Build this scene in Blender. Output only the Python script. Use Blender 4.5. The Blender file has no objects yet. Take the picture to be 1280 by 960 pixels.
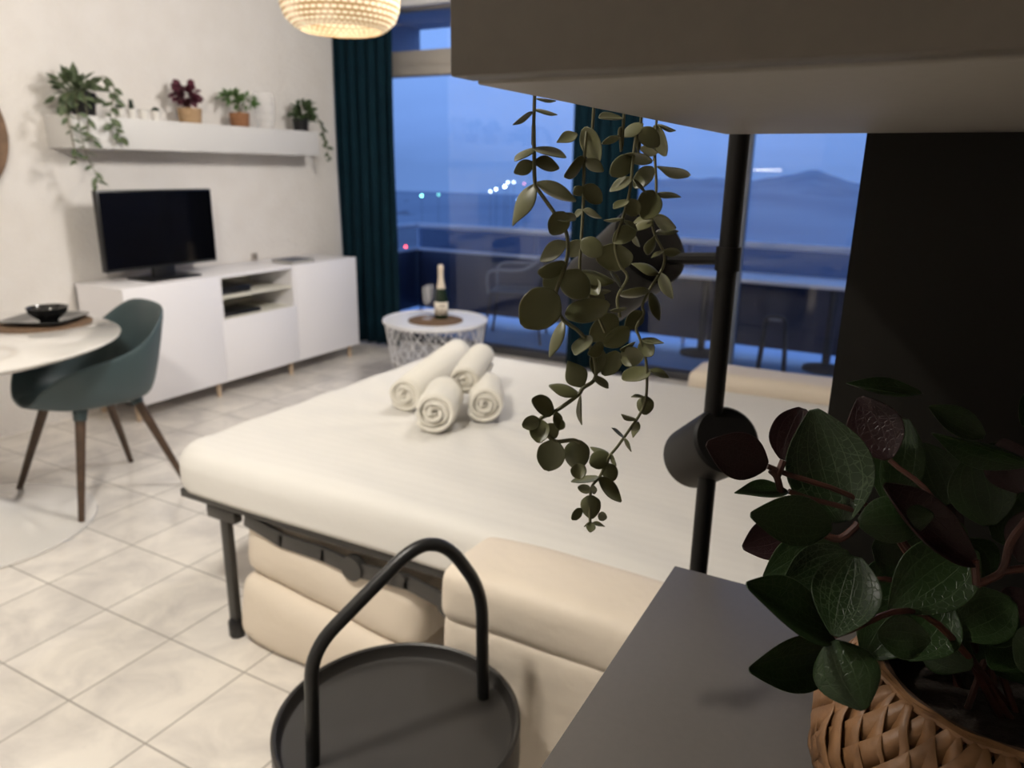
import bpy, bmesh, math, random
import numpy as np
from mathutils import Vector, Matrix

random.seed(7)
C = bpy.context.scene.collection
PI = math.pi
H = 1.37                                   # eye height of the photographer

# ------------------------------------------------------------------ camera
YAW, PITCH, ROLL, FPX = 0.49630, 0.28092, 0.01586, 929.6
def cam_axes():
    cy, sy = math.cos(YAW), math.sin(YAW)
    fw = Vector((-sy, cy, 0)); rt = Vector((cy, sy, 0)); up = Vector((0, 0, 1))
    f2 = fw*math.cos(PITCH) - up*math.sin(PITCH)
    u2 = up*math.cos(PITCH) + fw*math.sin(PITCH)
    r = rt*math.cos(ROLL) + u2*math.sin(ROLL)
    u = u2*math.cos(ROLL) - rt*math.sin(ROLL)
    return r, u, f2
CR, CU, CF = cam_axes()
CP = Vector((0, 0, H))
def ray(x, y): return CF + CR*((x-640)/FPX) - CU*((y-480)/FPX)
def at(x, y, t): return CP + ray(x, y)*t
def onz(x, y, z): d = ray(x, y); return CP + d*((z-H)/d.z)
def onx(x, y, X): d = ray(x, y); return CP + d*(X/d.x)
def ony(x, y, Y): d = ray(x, y); return CP + d*(Y/d.y)

cam = bpy.data.cameras.new('camera'); co = bpy.data.objects.new('camera', cam); C.objects.link(co)
M = Matrix.Identity(4)
for i in range(3):
    M[i][0], M[i][1], M[i][2], M[i][3] = CR[i], CU[i], -CF[i], CP[i]
co.matrix_world = M
cam.sensor_width = 36; cam.lens = FPX/1280*36
cam.clip_start = 0.02; cam.clip_end = 12000
cam.dof.use_dof = True; cam.dof.focus_distance = 0.53; cam.dof.aperture_fstop = 8.2
bpy.context.scene.camera = co

# ------------------------------------------------------------------ materials
def mat(name, col, rough=.5, metal=0, spec=.5, bump=None, vary=None, coat=0, emit=None, trans=0, ior=1.45, sheen=0):
    m = bpy.data.materials.new(name); m.use_nodes = True
    nt = m.node_tree; b = nt.nodes['Principled BSDF']
    b.inputs['Base Color'].default_value = (*col, 1)
    b.inputs['Roughness'].default_value = rough
    b.inputs['Metallic'].default_value = metal
    b.inputs['Specular IOR Level'].default_value = spec
    b.inputs['Coat Weight'].default_value = coat
    b.inputs['Sheen Weight'].default_value = sheen
    b.inputs['Transmission Weight'].default_value = trans
    b.inputs['IOR'].default_value = ior
    if emit:
        b.inputs['Emission Color'].default_value = (*emit[0], 1); b.inputs['Emission Strength'].default_value = emit[1]
    tc = nt.nodes.new('ShaderNodeTexCoord')
    if vary:                                  # (scale, amount, second colour)
        n = nt.nodes.new('ShaderNodeTexNoise'); n.inputs['Scale'].default_value = vary[0]; n.inputs['Detail'].default_value = 5
        nt.links.new(tc.outputs['Object'], n.inputs['Vector'])
        r = nt.nodes.new('ShaderNodeMapRange'); r.inputs['From Min'].default_value = .35; r.inputs['From Max'].default_value = .65
        nt.links.new(n.outputs['Fac'], r.inputs['Value'])
        mx = nt.nodes.new('ShaderNodeMix'); mx.data_type = 'RGBA'
        mx.inputs['A'].default_value = (*col, 1); mx.inputs['B'].default_value = (*vary[1], 1)
        nt.links.new(r.outputs['Result'], mx.inputs['Factor']); nt.links.new(mx.outputs['Result'], b.inputs['Base Color'])
    if bump:                                  # (scale, strength, distance)
        n = nt.nodes.new('ShaderNodeTexNoise'); n.inputs['Scale'].default_value = bump[0]; n.inputs['Detail'].default_value = 4
        nt.links.new(tc.outputs['Object'], n.inputs['Vector'])
        bp = nt.nodes.new('ShaderNodeBump'); bp.inputs['Strength'].default_value = bump[1]; bp.inputs['Distance'].default_value = bump[2]
        nt.links.new(n.outputs['Fac'], bp.inputs['Height']); nt.links.new(bp.outputs['Normal'], b.inputs['Normal'])
    return m

def N(nt, t, **kw):
    n = nt.nodes.new(t)
    for k, v in kw.items(): n.inputs[k].default_value = v
    return n

WALL = mat('plaster', (.76, .73, .70), .9, bump=(55, .5, .012), vary=(6, (.73, .695, .66)))
WALLP = mat('white_paint', (.78, .75, .70), .9, bump=(60, .2, .005))
CEIL = mat('ceiling_paint', (.78, .76, .72), .9, bump=(60, .2, .004))
DARKWALL = mat('black_paint', (.012, .011, .009), .6, spec=.2, bump=(80, .1, .002))
WHITE = mat('white_lacquer', (.85, .835, .86), .35, bump=(20, .02, .002))
WHITEG = mat('white_gloss', (.74, .715, .675), .08, coat=1.0, bump=(8, .01, .001))
WHITEM = mat('white_metal', (.78, .78, .80), .4, bump=(30, .02, .001))
SHELFM = mat('grey_white_shelf', (.62, .61, .60), .5, bump=(20, .02, .001))
SHELFIN = mat('white_inside', (.66, .64, .56), .5, bump=(20, .02, .001))
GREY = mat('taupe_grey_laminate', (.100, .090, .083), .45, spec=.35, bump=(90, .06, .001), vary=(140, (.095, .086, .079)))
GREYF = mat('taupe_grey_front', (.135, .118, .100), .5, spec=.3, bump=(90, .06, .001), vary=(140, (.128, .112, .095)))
GREYC = mat('grey_carcass_bounce_tint', (.275, .252, .225), .5, spec=.3, bump=(90, .06, .001), vary=(140, (.265, .242, .215)))  # lightened to stand in for bounce light under the wall cabinet
BLACKM = mat('black_metal', (.012, .012, .012), .38, spec=.5, bump=(200, .05, .0005))
SPOTM = mat('spot_black', (.005, .0045, .004), .5, spec=.22, bump=(200, .05, .0005))
BLACKT = mat('black_tray_metal', (.022, .020, .018), .45, spec=.5, bump=(300, .05, .0005))
FRAMEM = mat('bed_frame_steel', (.055, .052, .048), .4, metal=.3, bump=(60, .05, .001))
BLACKP = mat('black_plastic', (.008, .008, .009), .35, bump=(200, .03, .0005))
SCREEN = mat('tv_screen', (.002, .002, .003), .08, spec=.6, bump=(3, .003, .001))
LEATHER = mat('cream_leather', (.74, .655, .55), .55, spec=.35, bump=(11, .22, .025), vary=(5, (.71, .625, .52)))
SHEET = mat('white_sheet', (.72, .70, .665), .9, sheen=.1, bump=(7, .16, .03))
def satin(m):
    nt = m.node_tree; b = nt.nodes['Principled BSDF']; tc = nt.nodes.new('ShaderNodeTexCoord')
    wv = nt.nodes.new('ShaderNodeTexWave'); wv.wave_type = 'BANDS'; wv.bands_direction = 'Y'; wv.inputs['Scale'].default_value = 9; wv.inputs['Distortion'].default_value = .4; wv.inputs['Detail'].default_value = 1
    nt.links.new(tc.outputs['Object'], wv.inputs['Vector'])
    mx = nt.nodes.new('ShaderNodeMix'); mx.data_type = 'RGBA'; mx.inputs['A'].default_value = (.70, .682, .648, 1); mx.inputs['B'].default_value = (.683, .665, .631, 1)
    nt.links.new(wv.outputs['Fac'], mx.inputs['Factor']); nt.links.new(mx.outputs['Result'], b.inputs['Base Color'])
satin(SHEET)
TOWEL = mat('towel_terry', (.82, .785, .70), .95, sheen=.3, bump=(320, .6, .006))
CURT = mat('teal_curtain', (.0035, .020, .031), .9, spec=.15, bump=(400, .3, .002), vary=(9, (.003, .016, .026)))
WOODL = mat('pale_wood', (.55, .42, .30), .5, vary=(30, (.48, .36, .25)))
WOODD = mat('dark_walnut', (.085, .050, .030), .45, vary=(40, (.06, .036, .022)))
CHAIRM = mat('blue_grey_plastic', (.050, .078, .085), .45, bump=(60, .05, .001))
CERAM = mat('black_ceramic', (.010, .010, .010), .12, coat=.4, bump=(40, .02, .001))
JUTE = mat('woven_jute', (.20, .125, .075), .9, bump=(160, .9, .006), vary=(120, (.12, .07, .04)))
TAN = mat('tan_pot', (.42, .28, .16), .85, bump=(90, .5, .004), vary=(60, (.34, .22, .12)))
BROWNPOT = mat('brown_pot', (.28, .13, .06), .8, bump=(90, .5, .004), vary=(60, (.22, .10, .045)))
SOIL = mat('soil', (.02, .014, .01), .95, bump=(90, .8, .01))
BASKET = mat('bamboo_strip', (.24, .122, .052), .5, bump=(150, .3, .002), vary=(45, (.15, .072, .028)))
BASKIN = mat('basket_lining', (.055, .028, .014), .8, bump=(60, .2, .002))
LEAFF = mat('leaf_dark_green', (.030, .055, .018), .5, vary=(25, (.055, .085, .035)))
LEAFV = mat('leaf_variegated', (.030, .052, .020), .5, vary=(40, (.12, .155, .08)))
LEAFP = mat('leaf_purple', (.060, .010, .020), .5, vary=(25, (.11, .025, .045)))
SUCC = mat('succulent_green', (.015, .035, .018), .5, vary=(60, (.03, .06, .03)))
STEMG = mat('vine_stem', (.10, .095, .045), .6, bump=(200, .2, .001))
STEMR = mat('red_brown_stem', (.07, .022, .014), .55, vary=(60, (.045, .015, .01)))
VINE = mat('eucalyptus_leaf', (.115, .115, .050), .42, spec=.5, bump=(120, .08, .001), vary=(30, (.085, .09, .04)))
BOTTLE = mat('bottle_green_glass', (.006, .018, .008), .08, coat=.5, bump=(5, .01, .001))
FOIL = mat('cream_foil', (.72, .62, .50), .4, metal=.2, bump=(60, .1, .002))
LABEL = mat('bottle_label', (.75, .68, .58), .6, bump=(90, .03, .001))
PRINT = mat('label_print', (.12, .07, .03), .6, bump=(90, .03, .001))
CORK = mat('gold_cap', (.55, .38, .14), .35, metal=.7, bump=(60, .05, .001))
FRAMEW = mat('window_frame', (.50, .46, .41), .5, bump=(40, .03, .001))
FRAMED = mat('dark_window_track', (.05, .05, .055), .5, bump=(40, .03, .001))
BALW = mat('balcony_wall_dusk_tint', (.38, .42, .52), .85, bump=(30, .2, .006))  # blue dusk light on the soffit is put into this colour
BALF = mat('balcony_tile_sky_tint', (.22, .38, .62), .22, bump=(6, .05, .004), vary=(3, (.18, .33, .56)))  # blue of the reflected sky is put into the tile colour
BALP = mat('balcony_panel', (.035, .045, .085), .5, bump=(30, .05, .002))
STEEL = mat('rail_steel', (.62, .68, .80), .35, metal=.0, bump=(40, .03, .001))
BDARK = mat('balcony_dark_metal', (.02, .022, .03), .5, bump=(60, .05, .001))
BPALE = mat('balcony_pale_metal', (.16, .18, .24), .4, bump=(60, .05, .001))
MIRW = mat('mirror_wood', (.20, .12, .07), .6, vary=(30, (.14, .085, .05)))
MIRG = mat('mirror_glass', (.8, .8, .8), .02, metal=1, bump=(2, .001, .001))
PAPER = mat('book_cover', (.05, .06, .10), .5, vary=(12, (.08, .09, .13)))
PAGES = mat('book_pages', (.6, .58, .52), .8, bump=(200, .2, .001))
HILLF = mat('hill_far_haze', (.42, .50, .66), .95, vary=(.004, (.36, .44, .60)))  # bluish distance haze is mixed into the hill colour
HILLM = mat('hill_forest_haze', (.25, .29, .36), .95, vary=(.012, (.18, .21, .28)))  # forest colour shifted to blue in place of evening haze
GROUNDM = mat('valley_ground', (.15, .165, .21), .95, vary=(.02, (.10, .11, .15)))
POLEM = mat('street_pole', (.1, .1, .11), .6, bump=(5, .1, .01))

def floor_mat():
    m = bpy.data.materials.new('floor_tiles'); m.use_nodes = True; nt = m.node_tree; b = nt.nodes['Principled BSDF']
    tc = nt.nodes.new('ShaderNodeTexCoord'); mp = nt.nodes.new('ShaderNodeMapping')
    mp.inputs['Location'].default_value = (1.5015 + .31*10 - .0025, -.901 + .31*20 - .0025, 0)
    nt.links.new(tc.outputs['Object'], mp.inputs['Vector'])
    br = nt.nodes.new('ShaderNodeTexBrick'); br.offset = 0; br.squash = 1
    br.inputs['Scale'].default_value = 1; br.inputs['Brick Width'].default_value = .31; br.inputs['Row Height'].default_value = .31
    br.inputs['Mortar Size'].default_value = .0030; br.inputs['Mortar Smooth'].default_value = .3; br.inputs['Bias'].default_value = 0
    br.inputs['Color1'].default_value = (0, 0, 0, 1); br.inputs['Color2'].default_value = (1, 1, 1, 1); br.inputs['Mortar'].default_value = (.5, .5, .5, 1)
    nt.links.new(mp.outputs['Vector'], br.inputs['Vector'])
    n = N(nt, 'ShaderNodeTexNoise', Scale=5.5, Detail=7, Roughness=.62, Distortion=.6); nt.links.new(tc.outputs['Object'], n.inputs['Vector'])
    cr = nt.nodes.new('ShaderNodeValToRGB'); e = cr.color_ramp.elements
    e[0].position = .33; e[0].color = (.61, .575, .54, 1); e[1].position = .62; e[1].color = (.80, .755, .69, 1)
    nt.links.new(n.outputs['Fac'], cr.inputs['Fac'])
    tint = nt.nodes.new('ShaderNodeMix'); tint.data_type = 'RGBA'; tint.blend_type = 'MULTIPLY'; tint.inputs['Factor'].default_value = 1
    g = nt.nodes.new('ShaderNodeMapRange'); g.inputs['To Min'].default_value = .95; g.inputs['To Max'].default_value = 1.05
    nt.links.new(br.outputs['Color'], g.inputs['Value']); nt.links.new(cr.outputs['Color'], tint.inputs['A']); nt.links.new(g.outputs['Result'], tint.inputs['B'])
    mx = nt.nodes.new('ShaderNodeMix'); mx.data_type = 'RGBA'; mx.inputs['B'].default_value = (.36, .335, .305, 1)
    nt.links.new(br.outputs['Fac'], mx.inputs['Factor']); nt.links.new(tint.outputs['Result'], mx.inputs['A'])
    nt.links.new(mx.outputs['Result'], b.inputs['Base Color'])
    b.inputs['Roughness'].default_value = .2
    bp = nt.nodes.new('ShaderNodeBump'); bp.inputs['Strength'].default_value = .4; bp.inputs['Distance'].default_value = .003; bp.invert = True
    nt.links.new(br.outputs['Fac'], bp.inputs['Height']); nt.links.new(bp.outputs['Normal'], b.inputs['Normal'])
    return m
FLOOR = floor_mat()

def glass_mat(name, fac, tint=(1, 1, 1), rough=0.0):
    m = bpy.data.materials.new(name); m.use_nodes = True; nt = m.node_tree
    for n in list(nt.nodes): nt.nodes.remove(n)
    o = nt.nodes.new('ShaderNodeOutputMaterial'); t = N(nt, 'ShaderNodeBsdfTransparent', Color=(*tint, 1)); g = N(nt, 'ShaderNodeBsdfGlossy', Roughness=rough)
    f = N(nt, 'ShaderNodeFresnel', IOR=1.5); mu = nt.nodes.new('ShaderNodeMath'); mu.operation = 'MULTIPLY'; mu.inputs[1].default_value = fac
    nt.links.new(f.outputs['Fac'], mu.inputs[0])
    mx = nt.nodes.new('ShaderNodeMixShader'); nt.links.new(mu.outputs[0], mx.inputs['Fac'])
    nt.links.new(t.outputs[0], mx.inputs[1]); nt.links.new(g.outputs[0], mx.inputs[2]); nt.links.new(mx.outputs[0], o.inputs['Surface'])
    return m
PANE = glass_mat('window_glass', .85, (.985, .99, 1.0))
THING_GLASS = glass_mat('clear_glass', 2.0, (.97, .97, .97), .03)
def pale_glass():
    m = bpy.data.materials.new('pale_vase_glass'); m.use_nodes = True; nt = m.node_tree; b = nt.nodes['Principled BSDF']; o = nt.nodes['Material Output']
    b.inputs['Base Color'].default_value = (.85, .84, .84, 1); b.inputs['Roughness'].default_value = .12
    t = nt.nodes.new('ShaderNodeBsdfTransparent'); mx = nt.nodes.new('ShaderNodeMixShader'); lw = nt.nodes.new('ShaderNodeLayerWeight'); lw.inputs['Blend'].default_value = .25
    r = nt.nodes.new('ShaderNodeMapRange'); r.inputs['To Min'].default_value = .07; r.inputs['To Max'].default_value = .5
    nt.links.new(lw.outputs['Facing'], r.inputs['Value']); nt.links.new(r.outputs['Result'], mx.inputs['Fac'])
    nt.links.new(t.outputs[0], mx.inputs[1]); nt.links.new(b.outputs[0], mx.inputs[2]); nt.links.new(mx.outputs[0], o.inputs['Surface']); return m
VASEM = pale_glass()
FROST = glass_mat('balustrade_glass', .6, (.62, .66, .74), .05)

def emit_mat(name, col, s):
    m = bpy.data.materials.new(name); m.use_nodes = True; nt = m.node_tree
    for n in list(nt.nodes): nt.nodes.remove(n)
    o = nt.nodes.new('ShaderNodeOutputMaterial'); e = N(nt, 'ShaderNodeEmission', Color=(*col, 1), Strength=s)
    nt.links.new(e.outputs[0], o.inputs['Surface']); return m

def shade_mat():
    m = bpy.data.materials.new('woven_bamboo_shade'); m.use_nodes = True; nt = m.node_tree; b = nt.nodes['Principled BSDF']
    tc = nt.nodes.new('ShaderNodeTexCoord'); mp = nt.nodes.new('ShaderNodeMapping'); mp.inputs['Scale'].default_value = (52, 8, 1)
    nt.links.new(tc.outputs['UV'], mp.inputs['Vector'])
    br = nt.nodes.new('ShaderNodeTexBrick'); br.inputs['Scale'].default_value = 1; br.inputs['Brick Width'].default_value = 1; br.inputs['Row Height'].default_value = .5
    br.inputs['Mortar Size'].default_value = .17; br.inputs['Mortar Smooth'].default_value = .5
    nt.links.new(mp.outputs['Vector'], br.inputs['Vector'])
    n = N(nt, 'ShaderNodeTexNoise', Scale=9, Detail=3); nt.links.new(tc.outputs['Object'], n.inputs['Vector'])
    mx = nt.nodes.new('ShaderNodeMix'); mx.data_type = 'RGBA'; mx.inputs['A'].default_value = (1.12, .98, .72, 1); mx.inputs['B'].default_value = (.50, .29, .11, 1)
    ad = nt.nodes.new('ShaderNodeMath'); ad.operation = 'MULTIPLY'; nt.links.new(br.outputs['Fac'], ad.inputs[0]); nt.links.new(n.outputs['Fac'], ad.inputs[1])
    m2 = nt.nodes.new('ShaderNodeMath'); m2.operation = 'MULTIPLY'; m2.inputs[1].default_value = 1.8; m2.use_clamp = True; nt.links.new(ad.outputs[0], m2.inputs[0])
    nt.links.new(m2.outputs[0], mx.inputs['Factor'])
    nt.links.new(mx.outputs['Result'], b.inputs['Emission Color']); b.inputs['Emission Strength'].default_value = .74
    b.inputs['Roughness'].default_value = .8
    dk = nt.nodes.new('ShaderNodeMix'); dk.data_type = 'RGBA'; dk.inputs['A'].default_value = (.52, .42, .28, 1); dk.inputs['B'].default_value = (.20, .12, .05, 1)
    nt.links.new(m2.outputs[0], dk.inputs['Factor']); nt.links.new(dk.outputs['Result'], b.inputs['Base Color'])
    return m
SHADE = shade_mat()

def veined(name, base, vein, strength, lines=5.0, rough=.38, under=None):
    """broad leaf: long curved veins follow the leaf's own width, fine cross veins between them"""
    m = bpy.data.materials.new(name); m.use_nodes = True; nt = m.node_tree; b = nt.nodes['Principled BSDF']
    uv = nt.nodes.new('ShaderNodeUVMap'); sp = nt.nodes.new('ShaderNodeSeparateXYZ'); nt.links.new(uv.outputs['UV'], sp.inputs[0])
    a = nt.nodes.new('ShaderNodeMath'); a.operation = 'MULTIPLY'; a.inputs[1].default_value = lines; nt.links.new(sp.outputs['X'], a.inputs[0])
    pp = nt.nodes.new('ShaderNodeMath'); pp.operation = 'PINGPONG'; pp.inputs[1].default_value = .5; nt.links.new(a.outputs[0], pp.inputs[0])
    l = nt.nodes.new('ShaderNodeMapRange'); l.inputs['From Min'].default_value = .0; l.inputs['From Max'].default_value = .055; l.inputs['To Min'].default_value = 1; l.inputs['To Max'].default_value = 0
    nt.links.new(pp.outputs[0], l.inputs['Value'])
    mp = nt.nodes.new('ShaderNodeMapping'); mp.inputs['Scale'].default_value = (9, 15, 1); nt.links.new(uv.outputs['UV'], mp.inputs['Vector'])
    vo = nt.nodes.new('ShaderNodeTexVoronoi'); vo.feature = 'DISTANCE_TO_EDGE'; vo.inputs['Scale'].default_value = 1; nt.links.new(mp.outputs['Vector'], vo.inputs['Vector'])
    l2 = nt.nodes.new('ShaderNodeMapRange'); l2.inputs['From Max'].default_value = .05; l2.inputs['To Min'].default_value = .6; l2.inputs['To Max'].default_value = 0
    nt.links.new(vo.outputs['Distance'], l2.inputs['Value'])
    ma = nt.nodes.new('ShaderNodeMath'); ma.operation = 'MAXIMUM'; nt.links.new(l.outputs['Result'], ma.inputs[0]); nt.links.new(l2.outputs['Result'], ma.inputs[1])
    ms = nt.nodes.new('ShaderNodeMath'); ms.operation = 'MULTIPLY'; ms.inputs[1].default_value = strength; nt.links.new(ma.outputs[0], ms.inputs[0])
    mx = nt.nodes.new('ShaderNodeMix'); mx.data_type = 'RGBA'; mx.inputs['A'].default_value = (*base, 1); mx.inputs['B'].default_value = (*vein, 1)
    nt.links.new(ms.outputs[0], mx.inputs['Factor']); nt.links.new(mx.outputs['Result'], b.inputs['Base Color'])
    b.inputs['Roughness'].default_value = rough; b.inputs['Specular IOR Level'].default_value = .35
    bp = nt.nodes.new('ShaderNodeBump'); bp.inputs['Strength'].default_value = .35; bp.inputs['Distance'].default_value = .001; bp.invert = True
    nt.links.new(ma.outputs[0], bp.inputs['Height']); nt.links.new(bp.outputs['Normal'], b.inputs['Normal'])
    return m
BIGG = veined('striped_green_leaf', (.010, .024, .006), (.12, .155, .09), .55, 7)
BIGD = veined('deep_green_leaf', (.013, .029, .007), (.05, .075, .03), .5, 5)
BIGR = veined('burgundy_leaf', (.015, .0035, .0045), (.05, .02, .02), .35, 5)

# ------------------------------------------------------------------ mesh helpers
ORG = {}
def bm_new(): return bmesh.new()
def finish(name, bm, m, parent=None, smooth=True, origin=None, mods=None, auto=35):
    org = ORG[parent.name] if parent is not None else (Vector(origin) if origin is not None else Vector((0, 0, 0)))
    bmesh.ops.transform(bm, matrix=Matrix.Translation(-org), verts=bm.verts)
    bmesh.ops.recalc_face_normals(bm, faces=bm.faces) if mods != 'keep' else None
    me = bpy.data.meshes.new(name); bm.to_mesh(me); bm.free()
    if smooth:
        me.polygons.foreach_set('use_smooth', [True]*len(me.polygons))
        if auto: me.set_sharp_from_angle(angle=math.radians(auto))
    me.materials.append(m)
    o = bpy.data.objects.new(name, me); C.objects.link(o)
    if parent is not None: o.parent = parent; ORG[o.name] = org
    else: o.location = org; ORG[o.name] = org
    return o
def part(name, bm, m, parent, label=None, **k):
    o = finish(name, bm, m, parent, **k)
    if label: o['label'] = label
    return o
def tag(o, label, cat, group=None, kind=None):
    o['label'] = label; o['category'] = cat
    if group: o['group'] = group
    if kind: o['kind'] = kind
    return o
def thing(name, label, cat, loc, group=None):
    o = bpy.data.objects.new(name, None); C.objects.link(o); o.location = loc; o.empty_display_size = .05
    ORG[o.name] = Vector(loc); return tag(o, label, cat, group)
def struct(name, bm, m, label=None, **k):
    o = finish(name, bm, m, **k); o['kind'] = 'structure'
    if label: o['label'] = label
    return o
def copy_tree(o, parent=None):
    c = o.copy(); C.objects.link(c); ORG[c.name] = ORG[o.name]
    if parent is not None: c.parent = parent
    for ch in [x for x in o.children]: copy_tree(ch, c)
    return c
def box(bm, x0, x1, y0, y1, z0, z1, bev=0, seg=2, rot=None):
    mtx = Matrix.Translation(((x0+x1)/2, (y0+y1)/2, (z0+z1)/2))
    if rot is not None: mtx = mtx @ rot
    mtx = mtx @ Matrix.Diagonal((abs(x1-x0), abs(y1-y0), abs(z1-z0), 1))
    r = bmesh.ops.create_cube(bm, size=1, matrix=mtx)
    if bev:
        es = list({e for v in r['verts'] for e in v.link_edges})
        bmesh.ops.bevel(bm, geom=es, offset=bev, segments=seg, profile=.5, affect='EDGES', clamp_overlap=True)
def lathe(bm, prof, c=(0, 0, 0), seg=32, mtx=None, uv=False, cap0=True, cap1=True):
    c = Vector(c); rows = []
    for r, z in prof:
        row = []
        for i in range(seg):
            a = 2*PI*i/seg
            p = Vector((r*math.cos(a), r*math.sin(a), z))
            row.append(bm.verts.new(((mtx @ p) if mtx else p) + c))
        rows.append(row)
    lay = bm.loops.layers.uv.verify() if uv else None
    for j in range(len(rows)-1):
        for i in range(seg):
            k = (i+1) % seg
            f = bm.faces.new((rows[j][i], rows[j][k], rows[j+1][k], rows[j+1][i]))
            if uv:
                for l, (u, v) in zip(f.loops, ((i, j), (i+1, j), (i+1, j+1), (i, j+1))): l[lay].uv = (u/seg, v/(len(rows)-1))
    if cap0 and prof[0][0] > 1e-5: bm.faces.new(rows[0][::-1])
    if cap1 and prof[-1][0] > 1e-5: bm.faces.new(rows[-1])
def axis_mtx(d):
    return Vector((0, 0, 1)).rotation_difference(Vector(d).normalized()).to_matrix().to_4x4()
def tube(bm, pts, r, seg=8, closed=False, cap=True):
    pts = [Vector(p) for p in pts]; n = len(pts)
    rs = r if isinstance(r, (list, tuple)) else [r]*n
    rows = []; up = None
    for i, p in enumerate(pts):
        if closed: d = pts[(i+1) % n] - pts[i-1]
        else: d = pts[min(i+1, n-1)] - pts[max(i-1, 0)]
        d.normalize()
        if up is None:
            up = d.orthogonal().normalized()
        else:
            up = (up - d*up.dot(d)).normalized()
        s = d.cross(up)
        rows.append([bm.verts.new(p + (up*math.cos(2*PI*k/seg) + s*math.sin(2*PI*k/seg))*rs[i]) for k in range(seg)])
    m = n if closed else n-1
    for i in range(m):
        a, b = rows[i], rows[(i+1) % n]
        for k in range(seg):
            q = (k+1) % seg; bm.faces.new((a[k], a[q], b[q], b[k]))
    if cap and not closed: bm.faces.new(rows[0][::-1]); bm.faces.new(rows[-1])
def smooth_path(pts, k=6):
    pts = [Vector(p) for p in pts]
    if len(pts) < 3: return pts
    P = [pts[0]*2-pts[1]] + pts + [pts[-1]*2-pts[-2]]; out = []
    for i in range(1, len(P)-2):
        a, b, c, d = P[i-1], P[i], P[i+1], P[i+2]
        for j in range(k):
            t = j/k
            out.append(.5*((2*b) + (c-a)*t + (2*a-5*b+4*c-d)*t*t + (3*b-a-3*c+d)*t**3))
    out.append(pts[-1]); return out
def fillet(pts, r, k=6):
    pts = [Vector(p) for p in pts]; out = [pts[0]]
    for i in range(1, len(pts)-1):
        a, b, c = pts[i-1], pts[i], pts[i+1]
        p = b + (a-b).normalized()*min(r, (a-b).length*.45); q = b + (c-b).normalized()*min(r, (c-b).length*.45)
        for j in range(k+1):
            t = j/k; out.append(p*(1-t)**2 + b*2*t*(1-t) + q*t*t)
    out.append(pts[-1]); return out
def solidify(o, t, off=0):
    m = o.modifiers.new('thick', 'SOLIDIFY'); m.thickness = t; m.offset = off
def subsurf(o, n=1):
    m = o.modifiers.new('smooth', 'SUBSURF'); m.levels = n; m.render_levels = n

LEAF_SHAPES = {'oval': [0.16, .62, .90, 1.0, .97, .80, .48, .10], 'point': [0.12, .60, .92, 1.0, .88, .62, .30, .03], 'round': [0.20, .72, .97, 1.0, .98, .88, .62, .16],
               'spoon': [0.10, .30, .58, .85, 1.0, .96, .70, .18]}
def leaf(bm, base, tip, width, face, cup=.12, bend=.08, shape='oval', cols=6):
    """one leaf from base to tip; its upper side looks along `face`"""
    base, tip = Vector(base), Vector(tip); ax = tip-base; L = ax.length
    if L < 1e-6: return
    a = ax/L; s = a.cross(Vector(face))
    if s.length < 1e-4: s = a.orthogonal()
    s.normalize(); n = s.cross(a).normalized()
    prof = LEAF_SHAPES[shape]; lay = bm.loops.layers.uv.verify(); rows = []
    for i, w in enumerate(prof):
        v = i/(len(prof)-1); row = []
        for j in range(cols+1):
            u = j/cols*2-1
            p = base + a*L*v + s*(u*w*width/2) + n*(cup*width*(u*u-.5)*w - bend*L*(4*v*(1-v)-.0)*-1*.5)
            row.append((bm.verts.new(p), u*.5+.5, v))
        rows.append(row)
    for i in range(len(rows)-1):
        for j in range(cols):
            q = (rows[i][j], rows[i][j+1], rows[i+1][j+1], rows[i+1][j])
            f = bm.faces.new([x[0] for x in q])
            for l, x in zip(f.loops, q): l[lay].uv = (x[1], x[2])

# ------------------------------------------------------------------ room shell
XW, YW, YP, ZC = -4.03, 4.92, .865, 2.50        # tv wall, glazing line, dark partition, ceiling
b = bm_new(); box(b, XW-.2, 1.6, -1.8, YW+.06, -.1, 0); struct('floor', b, FLOOR, 'beige marbled square floor tiles')
b = bm_new(); box(b, XW-.2, 1.6, -1.8, YW+.06, ZC, ZC+.1); struct('ceiling', b, CEIL, 'plain white ceiling')
b = bm_new(); box(b, XW-.15, XW, -1.8, YW+.06, 0, ZC); struct('wall_left', b, WALL, 'cream plaster wall behind the television')
b = bm_new(); box(b, XW-.15, 1.6, -1.8, -1.65, 0, ZC); struct('wall_front', b, WALLP)
b = bm_new(); box(b, .36, .5, YP+.07, YW+.06, 0, ZC); struct('wall_right', b, WALLP)
b = bm_new(); box(b, 1.45, 1.6, -1.65, YP, 0, ZC); struct('wall_right_kitchen', b, WALLP)
b = bm_new(); box(b, -.066, 1.6, YP, YP+.07, 0, ZC); struct('wall_partition', b, DARKWALL, 'black partition wall behind the leafy basket plant')

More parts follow.
